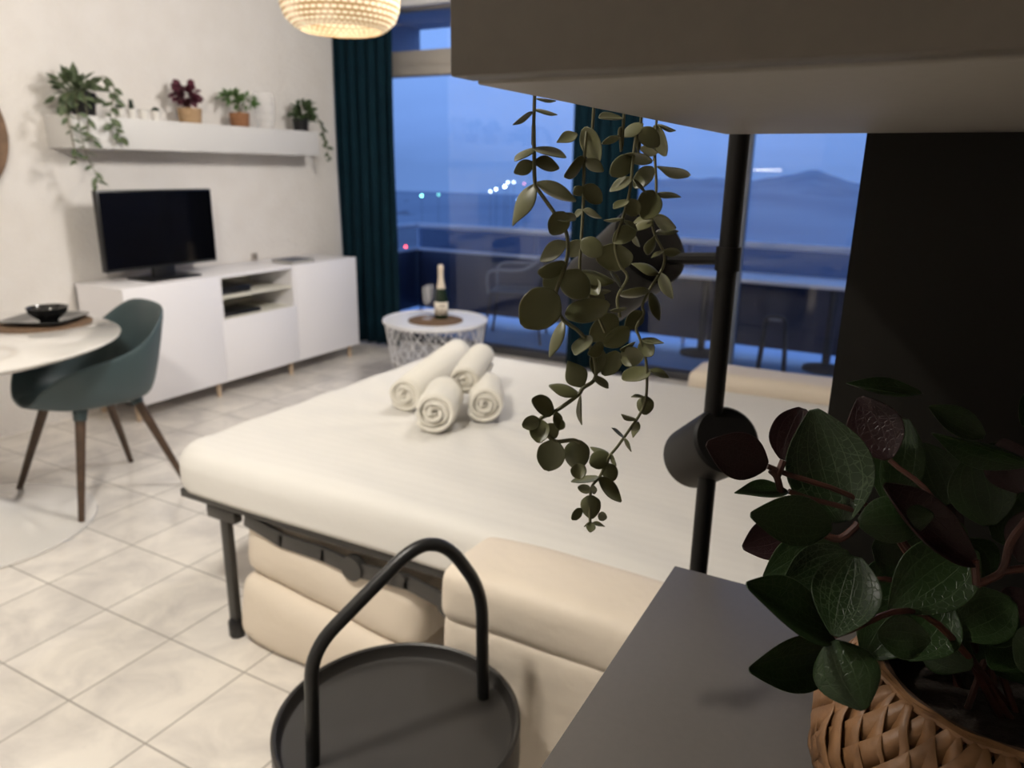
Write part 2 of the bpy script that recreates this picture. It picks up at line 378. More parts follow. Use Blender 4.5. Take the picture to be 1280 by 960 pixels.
# window wall: frame members are one structure, each pane another
b = bm_new()
for x0, x1, z0, z1, d in ((XW, .36, 2.03, 2.10, .05), (XW, .36, 2.10, 2.205, .035), (XW, .36, ZC-.025, ZC, .05)):
    box(b, x0, x1, YW-d, YW+d, z0, z1, .004)
for x in (XW+.03, -2.02, .33): box(b, x-.03, x+.03, YW-.035, YW+.035, .04, ZC-.02, .004)
wf = struct('window_1', b, FRAMEW, 'wide balcony window with dull grey frame')
b = bm_new(); box(b, -1.05, -1.0, YW-.03, YW+.03, .05, 2.03, .004); p = finish('stile', b, mat('blue_grey_stile', (.16, .19, .25), .45, bump=(40, .03, .001)), wf); p['kind'] = 'structure'
b = bm_new(); box(b, XW, .36, YW-.06, YW+.06, 0, .05, .006)
p = finish('track', b, FRAMED, wf); p['kind'] = 'structure'
for x0, x1, z0, z1 in ((XW+.06, -2.05, .05, 2.03), (-1.99, -1.055, .05, 2.03), (-.985, .30, .05, 2.03), (XW+.06, -2.05, 2.205, ZC-.025), (-1.99, .30, 2.205, ZC-.025)):
    b = bm_new(); box(b, x0, x1, YW-.003, YW+.003, z0, z1); p = finish('pane', b, PANE, wf); p['kind'] = 'structure'

# ------------------------------------------------------------------ balcony
YB = 6.05
b = bm_new(); box(b, -4.6, 1.5, YW+.06, YB+.25, -.12, -.01); o = struct('balcony_floor', b, BALF, 'tiled balcony floor outside the window, blue sky reflection in its colour')
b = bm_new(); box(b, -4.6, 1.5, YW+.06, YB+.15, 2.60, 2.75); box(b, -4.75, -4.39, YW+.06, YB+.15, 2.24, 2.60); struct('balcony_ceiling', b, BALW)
rt = thing('balcony_railing', 'steel balcony railing with dark panel below a glass strip', 'railing', (-4.3, YB, 0))
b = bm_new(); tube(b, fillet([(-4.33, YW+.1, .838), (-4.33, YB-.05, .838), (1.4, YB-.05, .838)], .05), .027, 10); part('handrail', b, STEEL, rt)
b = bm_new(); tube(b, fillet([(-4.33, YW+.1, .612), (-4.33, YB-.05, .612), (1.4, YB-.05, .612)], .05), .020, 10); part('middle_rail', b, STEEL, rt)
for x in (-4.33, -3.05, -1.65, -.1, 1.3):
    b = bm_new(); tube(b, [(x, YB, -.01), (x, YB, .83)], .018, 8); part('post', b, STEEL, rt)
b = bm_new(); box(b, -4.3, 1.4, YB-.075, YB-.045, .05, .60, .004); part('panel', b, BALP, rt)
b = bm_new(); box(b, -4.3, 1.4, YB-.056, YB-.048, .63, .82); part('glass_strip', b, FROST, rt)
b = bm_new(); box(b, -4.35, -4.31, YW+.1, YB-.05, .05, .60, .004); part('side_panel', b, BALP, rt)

# ------------------------------------------------------------------ landscape
def ridge(name, prof, R0, R1, m, label, base_z, seed, rough=.0):
    """hill: crest along azimuths prof[(x/y, z/y)] at distance R1, foot at R0"""
    rnd = random.Random(seed); b = bm_new(); cols = []
    xs = np.array([p[0] for p in prof]); zs = np.array([p[1] for p in prof])
    for a in np.linspace(xs[0], xs[-1], 90):
        s = float(np.interp(a, xs, zs)); d = Vector((a, 1, 0)); col = []
        top = H + R1*s + rnd.uniform(-1, 1)*rough
        for k in range(9):
            t = k/8
            y = R0 + (R1-R0)*t; z = base_z + (top-base_z)*(t**1.15)
            z += (rnd.uniform(-1, 1)*rough*.8 if 0 < k < 8 else 0)
            col.append(b.verts.new((d.x*y, y, z)))
        y = R1*1.25; col.append(b.verts.new((d.x*y, y, base_z)))
        cols.append(col)
    for i in range(len(cols)-1):
        for k in range(9): b.faces.new((cols[i][k], cols[i+1][k], cols[i+1][k+1], cols[i][k+1]))
    return struct(name, b, m, label, auto=None)
GZ = -15.0
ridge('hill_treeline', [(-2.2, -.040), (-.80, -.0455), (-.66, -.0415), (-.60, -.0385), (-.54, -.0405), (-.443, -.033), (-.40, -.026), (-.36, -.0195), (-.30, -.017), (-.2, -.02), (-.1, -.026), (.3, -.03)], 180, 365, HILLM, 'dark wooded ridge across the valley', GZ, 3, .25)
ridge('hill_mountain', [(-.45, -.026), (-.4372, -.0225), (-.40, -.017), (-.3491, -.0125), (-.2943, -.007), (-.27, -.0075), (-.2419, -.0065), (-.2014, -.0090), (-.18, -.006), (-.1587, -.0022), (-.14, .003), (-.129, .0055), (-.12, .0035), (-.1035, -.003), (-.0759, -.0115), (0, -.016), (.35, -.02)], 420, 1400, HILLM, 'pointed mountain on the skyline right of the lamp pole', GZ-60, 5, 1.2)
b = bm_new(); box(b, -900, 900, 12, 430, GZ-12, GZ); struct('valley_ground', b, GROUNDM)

def street_light(a, s, y, r, col, power, label):
    z = H + s*y; base = GZ if y < 190 else max(GZ, z-6)
    t = thing('street_light', label, 'street light', (a*y, y, GZ), 'lights across the valley')
    b = bm_new(); tube(b, [(a*y, y, GZ-.5), (a*y, y, z-r*.8)], .05, 6); part('pole', b, POLEM, t)
    b = bm_new(); bmesh.ops.create_uvsphere(b, u_segments=12, v_segments=8, radius=r, matrix=Matrix.Translation((a*y, y, z))); part('lamp_head', b, emit_mat('lamp_glow', col, power), t)
TEAL, WHT, PNK, RED, BLU = (.25, .95, .85), (.75, .9, 1), (1, .35, .55), (1, .08, .10), (.3, .55, 1)
for a, s, y, r, col, pw, lb in (
    (-.7102, -.0425, 176, .30, TEAL, 12, 'bright turquoise light, leftmost on the dark ridge'),
    (-.6781, -.0400, 176, .26, TEAL, 3.5, 'dim turquoise light just right of the bright turquoise one'),
    (-.5838, -.0325, 176, .26, WHT, 8, 'white light, lowest left of the slanting white cluster'),
    (-.5741, -.0290, 176, .28, WHT, 10, 'white light, second from the left in the slanting cluster'),
    (-.5590, -.0245, 176, .34, WHT, 14, 'brightest white light in the middle of the slanting cluster'),
    (-.5537, -.0186, 176, .28, WHT, 7, 'upper right white light of the slanting cluster'),
    (-.5440, -.0180, 176, .30, WHT, 5, 'white light, rightmost of the slanting cluster'),
    (-.5265, -.0200, 176, .20, PNK, 4, 'faint pink light above the bright pink one'),
    (-.5221, -.0325, 176, .30, PNK, 11, 'bright pink light beside the tip of a vine leaf'),
    (-.5370, -.0430, 176, .24, BLU, 5, 'small blue light below the white cluster'),
    (-.7440, -.1245, 100, .20, RED, 9, 'red light low beside the left curtain')):
    street_light(a, s, y, r, col, pw, lb)

# ------------------------------------------------------------------ curtains
def curtain(x0, x1, y, label, seed, folds):
    rnd = random.Random(seed); t = thing('curtain', label, 'curtain', ((x0+x1)/2, y, .03), 'teal curtains at the balcony window')
    b = bm_new(); n = folds*12; rows = []
    ph = [rnd.uniform(-.4, .4) for _ in range(folds+1)]
    for k in range(15):
        z = .03 + (2.43-.03)*k/14; row = []
        for i in range(n+1):
            u = i/n; f = u*folds; amp = .038*(1+.25*ph[int(f) % len(ph)])*(1-.25*k/14)
            row.append(b.verts.new((x0 + (x1-x0)*u + .012*math.sin(f*2*PI*2+ph[0]) , y + amp*math.sin(f*2*PI + ph[min(int(f), folds)]*.8 + .25*math.sin(k*.5)), z)))
        rows.append(row)
    for k in range(14):
        for i in range(n): b.faces.new((rows[k][i], rows[k][i+1], rows[k+1][i+1], rows[k+1][i]))
    o = part('cloth', b, CURT, t, auto=None); solidify(o, .004)
    b = bm_new(); box(b, x0-.01, x1+.01, y-.012, y+.012, 2.435, 2.455, .003); part('heading_tape', b, CURT, t)
curtain(XW+.02, -3.475, 4.57, 'dark teal curtain in the corner beside the white sideboard', 1, 6)
curtain(-2.13, -1.66, 4.72, 'dark teal curtain hanging behind the eucalyptus strands', 2, 6)
tr = thing('curtain_rail', 'white ceiling rail above the teal curtains', 'curtain rail', (-2, 4.71, 2.46))
b = bm_new(); box(b, XW, .36, 4.67, 4.75, 2.46, 2.5, .003); part('rail', b, WHITEM, tr)

# ------------------------------------------------------------------ sideboard and television
XF = -3.61
sb = thing('sideboard', 'long white sideboard on short pale legs along the cream wall', 'sideboard', (-3.82, 3.33, 0))
Y0, Y1, YA, YBB = 2.405, 4.245, 3.018, 3.632
b = bm_new()
box(b, XW+.01, XF-.018, Y0, Y0+.018, .10, .722); box(b, XW+.01, XF-.018, Y1-.018, Y1, .10, .722)
for y in (YA, YBB-.018): box(b, XW+.01, XF-.004, y-.003, y+.018, .10, .722)
box(b, XW+.01, XF-.004, Y0, Y1, .722, .740, .001); box(b, XW+.01, XF-.018, Y0, Y1, .10, .118)
box(b, XW+.01, XW+.02, Y0, Y1, .10, .73)
part('carcass', b, WHITE, sb)
b = bm_new(); box(b, XW+.02, XF-.02, YA+.019, YBB-.019, .595, .611, .001); box(b, XW+.02, XF-.02, YA+.019, YBB-.019, .466, .478, .001)
box(b, XW+.021, XW+.025, YA+.019, YBB-.019, .478, .72); part('open_shelf', b, SHELFIN, sb)
for y0, y1, z1 in ((Y0-.002, YA-.002, .738), (YBB+.002, Y1+.002, .742)):
    b = bm_new(); box(b, XF-.017, XF, y0, y1, .095, z1, .0015); part('door', b, WHITE, sb)
b = bm_new(); box(b, XF-.017, XF, YA+.001, YBB-.001, .095, .474, .0015); part('drawer', b, WHITE, sb)
for y in (2.44, 2.985, 3.59, 4.19):
    for x in (XF-.05, XW+.06):
        b = bm_new(); lathe(b, [(.013, .0), (.018, .098)], (x, y, 0), 14); part('leg', b, WOODL, sb)

tv = thing('television', 'black flat television standing on the white sideboard', 'television', (-3.80, 2.82, .74))
b = bm_new(); box(b, -3.835, -3.795, 2.452, 3.175, .803, 1.232, .006); box(b, -3.87, -3.835, 2.55, 3.08, .83, 1.12, .012); part('casing', b, BLACKP, tv)
b = bm_new(); box(b, -3.795, -3.7925, 2.462, 3.165, .818, 1.222); part('screen', b, SCREEN, tv, 'glossy dark screen')
b = bm_new(); box(b, -3.83, -3.80, 2.74, 2.88, .745, .82, .006); part('stand_neck', b, BLACKP, tv)
b = bm_new(); box(b, -3.91, -3.70, 2.64, 2.98, .74, .752, .005); part('stand_base', b, BLACKP, tv)

def media_box(x0, x1, y0, y1, z0, z1, label):
    t = thing('media_box', label, 'media box', ((x0+x1)/2, (y0+y1)/2, z0), 'black boxes in the sideboard')
    b = bm_new(); box(b, x0, x1, y0, y1, z0+.004, z1, .004); part('case', b, BLACKP, t)
    b = bm_new()
    for i in range(3): box(b, x1, x1+.0015, y0+.03+i*.02, y0+.04+i*.02, z0+.012, z0+.018)
    part('front_buttons', b, mat('button_grey', (.12, .12, .13), .4, bump=(40, .02, .001)), t)
    for x in (x0+.02, x1-.02):
        for y in (y0+.02, y1-.02): b = bm_new(); lathe(b, [(.008, 0), (.008, .005)], (x, y, z0), 10); part('foot', b, BLACKP, t)
media_box(-3.90, -3.66, 3.05, 3.30, .611, .655, 'black set-top box on the upper open shelf')
media_box(-3.88, -3.65, 3.05, 3.36, .478, .503, 'flat black box on the lower open shelf')
bk = thing('book', 'dark flat book lying on the sideboard top by the curtain', 'book', (-3.74, 3.75, .742))
b = bm_new(); box(b, -3.84, -3.65, 3.66, 3.87, .7425, .745); box(b, -3.84, -3.65, 3.66, 3.87, .758, .761); box(b, -3.84, -3.837, 3.66, 3.87, .743, .760); part('cover', b, PAPER, bk)
b = bm_new(); box(b, -3.837, -3.653, 3.663, 3.867, .745, .758); part('pages', b, PAGES, bk)

# ------------------------------------------------------------------ floating shelf and what stands on it
SZ = 1.600
sh = thing('floating_shelf', 'long grey-white box shelf on the cream wall above the television', 'shelf', (-3.92, 3.25, 1.44))
b = bm_new(); box(b, XW, -3.80, 2.38, 4.13, 1.441, SZ, .003); part('board', b, SHELFM, sh)
for y in (2.60, 3.98): b = bm_new(); box(b, XW, -3.88, y, y+.03, 1.435, 1.441); part('bracket', b, WHITEM, sh)

def random_leaf(bm, rnd, p, d, size, ratio, shape='oval', cup=.15):
    d = Vector(d).normalized(); face = Vector((rnd.uniform(.2, 1), rnd.uniform(-1, .3), rnd.uniform(.0, 1.2)))
    leaf(bm, p, Vector(p)+d*size, size*ratio, face, cup, rnd.uniform(-.2, .2), shape, 4)
def bush(bm, rnd, c, rad, n, size, ratio, shape='oval', up=.4, keep=lambda p: True):
    c = Vector(c)
    for _ in range(n):
        d = Vector((rnd.gauss(0, 1), rnd.gauss(0, 1), rnd.gauss(up, .8))).normalized()
        p = c + Vector((d.x*rad[0], d.y*rad[1], d.z*rad[2]))*rnd.uniform(.25, 1)
        if p.x < XW+.05: p.x = XW+.05+rnd.uniform(0, .02)
        q = d + Vector((0.2, 0, -.35))
        if p.x + q.normalized().x*size < XW+.01: q.x = abs(q.x)*.3
        random_leaf(bm, rnd, p, q, size*rnd.uniform(.7, 1.15), ratio, shape)
def trail(bl, bs, rnd, pts, n, size, ratio, shape='oval'):
    path = smooth_path(pts, 6); tube(bs, path, .0022, 5)
    for i in range(n):
        k = int((i+.5)/n*(len(path)-1)); p = path[k]; d = Vector((rnd.uniform(-.1, .6), (1 if i % 2 else -1)*rnd.uniform(.3, 1), rnd.uniform(-.9, -.1)))
        random_leaf(bl, rnd, p, d, size*rnd.uniform(.7, 1.15), ratio, shape)
def pot(bm, c, r0, r1, h, seg=24, wall=.005):
    lathe(bm, [(r0*.96, 0), (r0, .004), (r1, h), (r1-wall, h), (r0-wall, .012), (.0001, .012)], c, seg, cap1=False)
def soil(bm, c, r, z): lathe(bm, [(.0001, z+.004), (r*.6, z+.004), (r, z)], c, 20, cap0=False); 

# large trailing plant, left end
rnd = random.Random(11)
t = thing('trailing_plant', 'large variegated trailing plant in a black pot, left end of the shelf', 'plant', (-3.905, 2.52, SZ))
b = bm_new(); pot(b, (-3.905, 2.52, SZ), .052, .066, .115); part('pot', b, BLACKP, t)
b = bm_new(); soil(b, (-3.905, 2.52, SZ), .060, .10); part('soil', b, SOIL, t)
bl, bs = bm_new(), bm_new()
bush(bl, rnd, (-3.895, 2.49, 1.715), (.09, .11, .085), 84, .072, .5, 'point')
A = (-3.90, 2.50, 1.71)
trail(bl, bs, rnd, [A, (-3.80, 2.38, 1.69), (-3.775, 2.345, 1.60), (-3.775, 2.355, 1.48), (-3.775, 2.36, 1.36)], 15, .062, .42, 'point')
trail(bl, bs, rnd, [A, (-3.80, 2.42, 1.70), (-3.775, 2.40, 1.58), (-3.775, 2.41, 1.45), (-3.78, 2.43, 1.38), (-3.78, 2.46, 1.30), (-3.78, 2.44, 1.245)], 17, .060, .42, 'point')
trail(bl, bs, rnd, [A, (-3.80, 2.46, 1.71), (-3.775, 2.45, 1.60), (-3.775, 2.44, 1.50), (-3.77, 2.47, 1.47)], 10, .058, .45, 'point')
trail(bl, bs, rnd, [A, (-3.84, 2.60, 1.80), (-3.80, 2.63, 1.74), (-3.78, 2.60, 1.67)], 8, .066, .5, 'oval')
trail(bl, bs, rnd, [A, (-3.86, 2.60, 1.79), (-3.78, 2.60, 1.69), (-3.765, 2.565, 1.60), (-3.765, 2.59, 1.53), (-3.765, 2.64, 1.48)], 15, .056, .6, 'oval')
part('stems', bs, STEMG, t); part('leaves', bl, LEAFV, t, auto=None)

# four small succulents
def little_pot(y, kind, label):
    rnd = random.Random(int(y*1000)); c = (-3.832, y, SZ)
    t = thing('potted_succulent', label, 'plant', c, 'small succulents in white pots')
    b = bm_new(); pot(b, c, .022, .029, .050, 20, .003); part('pot', b, WHITEG, t)
    b = bm_new(); soil(b, c, .023, .038); part('soil', b, SOIL, t)
    b = bm_new(); p0 = Vector(c)+Vector((0, 0, .040))
    if kind == 'spiky':
        for i in range(16):
            a = i*2.4; el = .5+.6*(i/16); d = Vector((math.cos(a)*math.cos(el), math.sin(a)*math.cos(el), math.sin(el)))
            leaf(b, p0, p0+d*.040, .011, (0, 0, 1), .3, .1, 'point', 4)
    elif kind == 'tall':
        for i in range(34):
            a = i*2.4; z = i/34*.055; d = Vector((math.cos(a), math.sin(a), .6)).normalized()
            leaf(b, p0+Vector((0, 0, z)), p0+Vector((0, 0, z))+d*(.026*(1-.5*i/34)), .013, (0, 0, 1), .3, .1, 'oval', 4)
    elif kind == 'flat':
        for i in range(22):
            a = i*2.4; d = Vector((math.cos(a), math.sin(a), .25+.3*(i/22))).normalized()
            leaf(b, p0, p0+d*.036*(1-.4*i/22), .015, (0, 0, 1), .3, .1, 'spoon', 4)
    else:
        for i in range(30):
            a = i*2.4; el = 1.4*(i/30)**.8; d = Vector((math.cos(a)*math.cos(el), math.sin(a)*math.cos(el), math.sin(el)))
            leaf(b, p0+Vector((0, 0, .004)), p0+d*.032, .014, (0, 0, 1), .3, .2, 'spoon', 4)
    part('succulent', b, SUCC, t, auto=None)
little_pot(2.668, 'spiky', 'spiky succulent in a white pot, leftmost of the four little pots')
little_pot(2.740, 'tall', 'tall dark succulent in a white pot, second of the four from the left')
little_pot(2.812, 'flat', 'low flat succulent in a white pot, third of the four from the left')
little_pot(2.886, 'ball', 'round bushy succulent in a white pot, fourth and nearest the purple plant')

# purple plant
rnd = random.Random(21); c = (-3.90, 3.165, SZ)
t = thing('potted_purple_plant', 'dark purple leafy plant in a tan woven pot on the shelf', 'plant', c)
b = bm_new(); pot(b, c, .060, .070, .085); part('pot', b, TAN, t)
b = bm_new(); soil(b, c, .062, .07); part('soil', b, SOIL, t)
bl, bs = bm_new(), bm_new(); bush(bl, rnd, (c[0]+.015, c[1]-.02, SZ+.155), (.06, .062, .062), 70, .052, .72, 'oval')
for k in range(5): tube(bs, [(c[0], c[1], SZ+.07), (c[0]+.02*math.cos(k*1.3), c[1]-.02+.03*math.sin(k*1.3), SZ+.15)], .002, 5)
part('stems', bs, STEMR, t); part('leaves', bl, LEAFP, t, auto=None)

# fern like plant
rnd = random.Random(31); c = (-3.90, 3.535, SZ)
t = thing('potted_green_plant', 'bushy green plant in a brown pot beside the glass vase', 'plant', c)
b = bm_new(); pot(b, c, .055, .062, .085); part('pot', b, BROWNPOT, t)
b = bm_new(); soil(b, c, .055, .07); part('soil', b, SOIL, t)
bl, bs = bm_new(), bm_new()
bush(bl, rnd, (c[0]+.01, c[1]-.055, SZ+.165), (.06, .055, .035), 60, .048, .5, 'point', .7)
bush(bl, rnd, (c[0]+.01, c[1]+.05, SZ+.150), (.06, .075, .04), 38, .044, .5, 'point', .5)
for k in range(7): tube(bs, [(c[0], c[1], SZ+.07), (c[0]+.02*math.cos(k), c[1]+.05*math.sin(k), SZ+.15)], .002, 5)
part('stems', bs, STEMG, t); part('leaves', bl, mat('fresh_green_leaf', (.05, .11, .025), .5, vary=(25, (.08, .15, .04))), t, auto=None)

# glass vase
c = (-3.90, 3.745, SZ)
t = thing('glass_vase', 'clear ribbed glass vase standing between the two green plants', 'vase', c)
b = bm_new(); prof = [(.050, 0), (.052, .006), (.066, .07), (.070, .13), (.066, .19), (.060, .222), (.057, .222), (.063, .19), (.067, .13), (.062, .07), (.046, .012), (.0001, .012)]
lathe(b, prof, c, 40, cap1=False); part('body', b, VASEM, t)
b = bm_new()
for z, r in ((.05, .0618), (.10, .0688), (.155, .0690)): tube(b, [(c[0]+r*math.cos(a*PI/16), c[1]+r*math.sin(a*PI/16), SZ+z) for a in range(32)], .0016, 5, closed=True)
part('ring', b, VASEM, t)

# right trailing plant
rnd = random.Random(41); c = (-3.90, 4.07, SZ)
t = thing('trailing_plant', 'dark green trailing plant in a black pot, right end of the shelf', 'plant', c)
b = bm_new(); pot(b, c, .048, .056, .085); part('pot', b, BLACKP, t)
b = bm_new(); soil(b, c, .05, .07); part('soil', b, SOIL, t)
bl, bs = bm_new(), bm_new(); bush(bl, rnd, (c[0]+.015, c[1]+.02, SZ+.12), (.06, .085, .075), 85, .050, .62, 'oval')
trail(bl, bs, rnd, [(c[0], c[1], SZ+.1), (-3.84, 4.15, 1.69), (-3.81, 4.19, 1.62), (-3.80, 4.20, 1.54), (-3.80, 4.22, 1.46), (-3.80, 4.23, 1.40)], 13, .045, .55)
trail(bl, bs, rnd, [(c[0], c[1], SZ+.1), (-3.86, 4.17, 1.70), (-3.85, 4.22, 1.66), (-3.84, 4.23, 1.58), (-3.84, 4.25, 1.50)], 9, .04, .55)
part('stems', bs, STEMG, t); part('leaves', bl, LEAFF, t, auto=None)

t = thing('wall_socket', 'small grey-beige wall socket just above the sideboard top', 'socket', (XW, 3.68, .765))
b = bm_new(); box(b, XW, XW+.012, 3.655, 3.705, .742, .792, .004); part('plate', b, mat('socket_grey', (.38, .34, .31), .5, bump=(40, .02, .001)), t)
b = bm_new(); lathe(b, [(.018, 0), (.018, .004), (.014, .006)], (XW+.011, 3.68, .767), 20, axis_mtx((1, 0, 0))); part('insert', b, mat('socket_dark', (.2, .18, .16), .5, bump=(40, .02, .001)), t)

# round mirror
t = thing('round_mirror', 'round wood-framed mirror on the cream wall at the picture edge', 'mirror', (XW+.02, 1.83, 1.50))
mx = axis_mtx((1, 0, 0))
b = bm_new(); lathe(b, [(.30, .0), (.345, .0), (.35, .012), (.345, .03), (.30, .03), (.295, .012)], (XW+.001, 1.83, 1.50), 64, mx, cap0=False, cap1=False)
vs = b.verts[:]; part('frame', b, MIRW, t)
b = bm_new(); lathe(b, [(.300, .002), (.300, .014)], (XW+.001, 1.83, 1.50), 64, mx); part('glass', b, MIRG, t)

# ------------------------------------------------------------------ pendant lamp
PX, PY, PZ = -2.08, 2.42, 1.872
t = thing('pendant_lamp', 'lit woven bamboo pendant lamp hanging over the bed', 'lamp', (PX, PY, PZ))
b = bm_new(); prof = [(.152, .0), (.175, .012), (.205, .040), (.219, .077), (.222, .124), (.219, .19), (.207, .242), (.177, .283), (.065, .307)]
lathe(b, prof, (PX, PY, PZ), 48, uv=True, cap0=False, cap1=False); o = part('shade', b, SHADE, t); solidify(o, .004, 1)
b = bm_new(); bmesh.ops.create_uvsphere(b, u_segments=20, v_segments=14, radius=.05, matrix=Matrix.Translation((PX, PY, PZ+.15))); part('bulb', b, emit_mat('bulb_glow', (1, .78, .48), 3), t)
b = bm_new(); lathe(b, [(.02, .22), (.022, .23), (.022, .28), (.012, .309)], (PX, PY, PZ), 16); part('socket', b, BLACKP, t)
b = bm_new(); tube(b, [(PX, PY, PZ+.30), (PX, PY, ZC-.02)], .004, 8); part('cord', b, BLACKP, t)
b = bm_new(); lathe(b, [(.05, -.025), (.055, -.02), (.055, 0)], (PX, PY, ZC), 24); part('ceiling_rose', b, BLACKP, t)

# ------------------------------------------------------------------ dining table, place setting, chair
TX, TY, TR, TZ = -3.118, 1.327, .602, .73
t = thing('dining_table', 'round white pedestal dining table at the cream wall', 'table', (TX, TY, 0))
b = bm_new(); lathe(b, [(.0001, -.03), (TR-.08, -.03), (TR-.02, -.022), (TR, -.008), (TR, -.003), (TR-.006, 0), (.0001, 0)], (TX, TY, TZ), 72, cap0=False, cap1=False); part('tabletop', b, WHITEG, t)
BX, BY = TX+.06, TY-.02
b = bm_new(); lathe(b, [(.10, .70), (.06, .66), (.040, .55), (.034, .40), (.042, .25), (.075, .12)], (BX, BY, 0), 36); part('pedestal', b, WHITEG, t)
b = bm_new(); lathe(b, [(.40, 0), (.415, .004), (.412, .012), (.36, .024), (.25, .040), (.15, .065), (.095, .10), (.07, .125)], (BX, BY, 0), 64); part('base', b, WHITEG, t)

def placemat(c, r, label, seg=48):
    o = None; b = bm_new(); prof = [(.0001, .0)]
    prof += [(r, 0), (r+.002, .003)]
    for k in range(24): rr = r*(1-k/24); prof += [(rr, .006), (max(rr-r/48, .0001), .0048)]
    lathe(b, prof, c, seg, cap0=False, cap1=False); o = finish('placemat', b, JUTE, origin=c)
    return tag(o, label, 'placemat', 'round woven placemats')
placemat((-3.135, 1.715, TZ), .185, 'round brown woven placemat on the white dining table')
def square_plate(c, s, h, a, label):
    b = bm_new(); rows = []
    R = Matrix.Rotation(a, 4, 'Z')
    for k, (f, z) in enumerate(((.0, .004), (.55, .004), (.68, .007), (.98, h), (1.0, h), (1.0, h-.004), (.66, 0), (0, 0))):
        rows.append([b.verts.new((R @ Vector((f*s*math.copysign(abs(math.cos(q))**.35, math.cos(q)), f*s*math.copysign(abs(math.sin(q))**.35, math.sin(q)), 0))) + Vector(c) + Vector((0, 0, z))) for q in [2*PI*i/48+.001 for i in range(48)]])
    for j in range(len(rows)-1):
        for i in range(48):
            k = (i+1) % 48; b.faces.new((rows[j][i], rows[j][k], rows[j+1][k], rows[j+1][i]))
    bmesh.ops.remove_doubles(b, verts=b.verts, dist=1e-6)
    return tag(finish('square_plate', b, CERAM, origin=c), label, 'plate')
square_plate((-3.135, 1.735, TZ+.0062), .130, .020, .50, 'square black plate on the woven placemat')
c = (-3.13, 1.745, TZ+.0106)
b = bm_new(); lathe(b, [(.034, 0), (.036, .004), (.052, .016), (.070, .034), (.078, .056), (.076, .056), (.067, .035), (.048, .018), (.0001, .010)], c, 40, cap1=False)
tag(finish('bowl', b, CERAM, origin=c), 'small black bowl set on the square black plate', 'bowl')

CXX, CYY = -2.955, 1.770
ch = thing('dining_chair', 'blue-grey tub chair with dark tapered wooden legs at the white table', 'chair', (CXX, CYY, 0))
rotc = Matrix.Rotation(math.radians(-15), 4, 'Z')
b = bm_new(); rows = []; NS = 48
def sstep(a, q, x): x = max(0, min(1, (x-a)/(q-a))); return x*x*(3-2*x)
for j in range(15):
    v = j/14; row = []
    for i in range(NS):
        th = 2*PI*i/NS                      # 0 = back (+Y), pi = front
        c_, s_ = math.cos(th), math.sin(th)
        px_ = math.copysign(abs(s_)**.72, s_); py_ = math.copysign(abs(c_)**.72, c_)
        hrim = float(np.interp(c_, [-1, -.93, -.8, -.55, -.3, 0, .25, .5, .72, .88, 1], [.455, .478, .535, .59, .612, .638, .668, .712, .762, .795, .805]))
        if v <= .5:
            w = v/.5; r = w*.80; z = .425 + .010*w*w + .012*w**6
            x, y = px_*.266*r, py_*.258*r
        else:
            w = (v-.5)/.5; fl = .79 + .19*math.sin(w*PI/2)**.8 + (.05 + .09*max(c_, 0))*w*w
            z = .447 + (hrim-.447)*w**1.3
            x = px_*.266*fl; y = py_*.258*fl
        p = rotc @ Vector((x, y, 0)); row.append(b.verts.new((CXX+p.x, CYY+p.y, z)))
        if j == 0: break
    rows.append(row)
for i in range(NS): b.faces.new((rows[0][0], rows[1][i], rows[1][(i+1) % NS]))
for j in range(1, 14):
    for i in range(NS): k = (i+1) % NS; b.faces.new((rows[j][i], rows[j+1][i], rows[j+1][k], rows[j][k]))
o = part('seat_shell', b, CHAIRM, ch, auto=None); solidify(o, .012, 0); subsurf(o, 1)
for (fx, fy), (tx, ty) in (((-3.247, 1.564), (-3.10, 1.665)), ((-2.738, 1.525), (-2.83, 1.64)), ((-3.17, 2.043), (-3.07, 1.90)), ((-2.723, 2.002), (-2.855, 1.895))):
    b = bm_new(); tube(b, [(fx, fy, 0), (tx, ty, .415)], [.0115, .0205], 14); lg = part('leg', b, WOODD, ch)
    d = Vector((tx-fx, ty-fy, .415)).normalized(); top = Vector((tx, ty, .415))
    b = bm_new(); tube(b, [top-d*.03, top+d*.02], [.0235, .029], 14); part('socket', b, CHAIRM, lg)

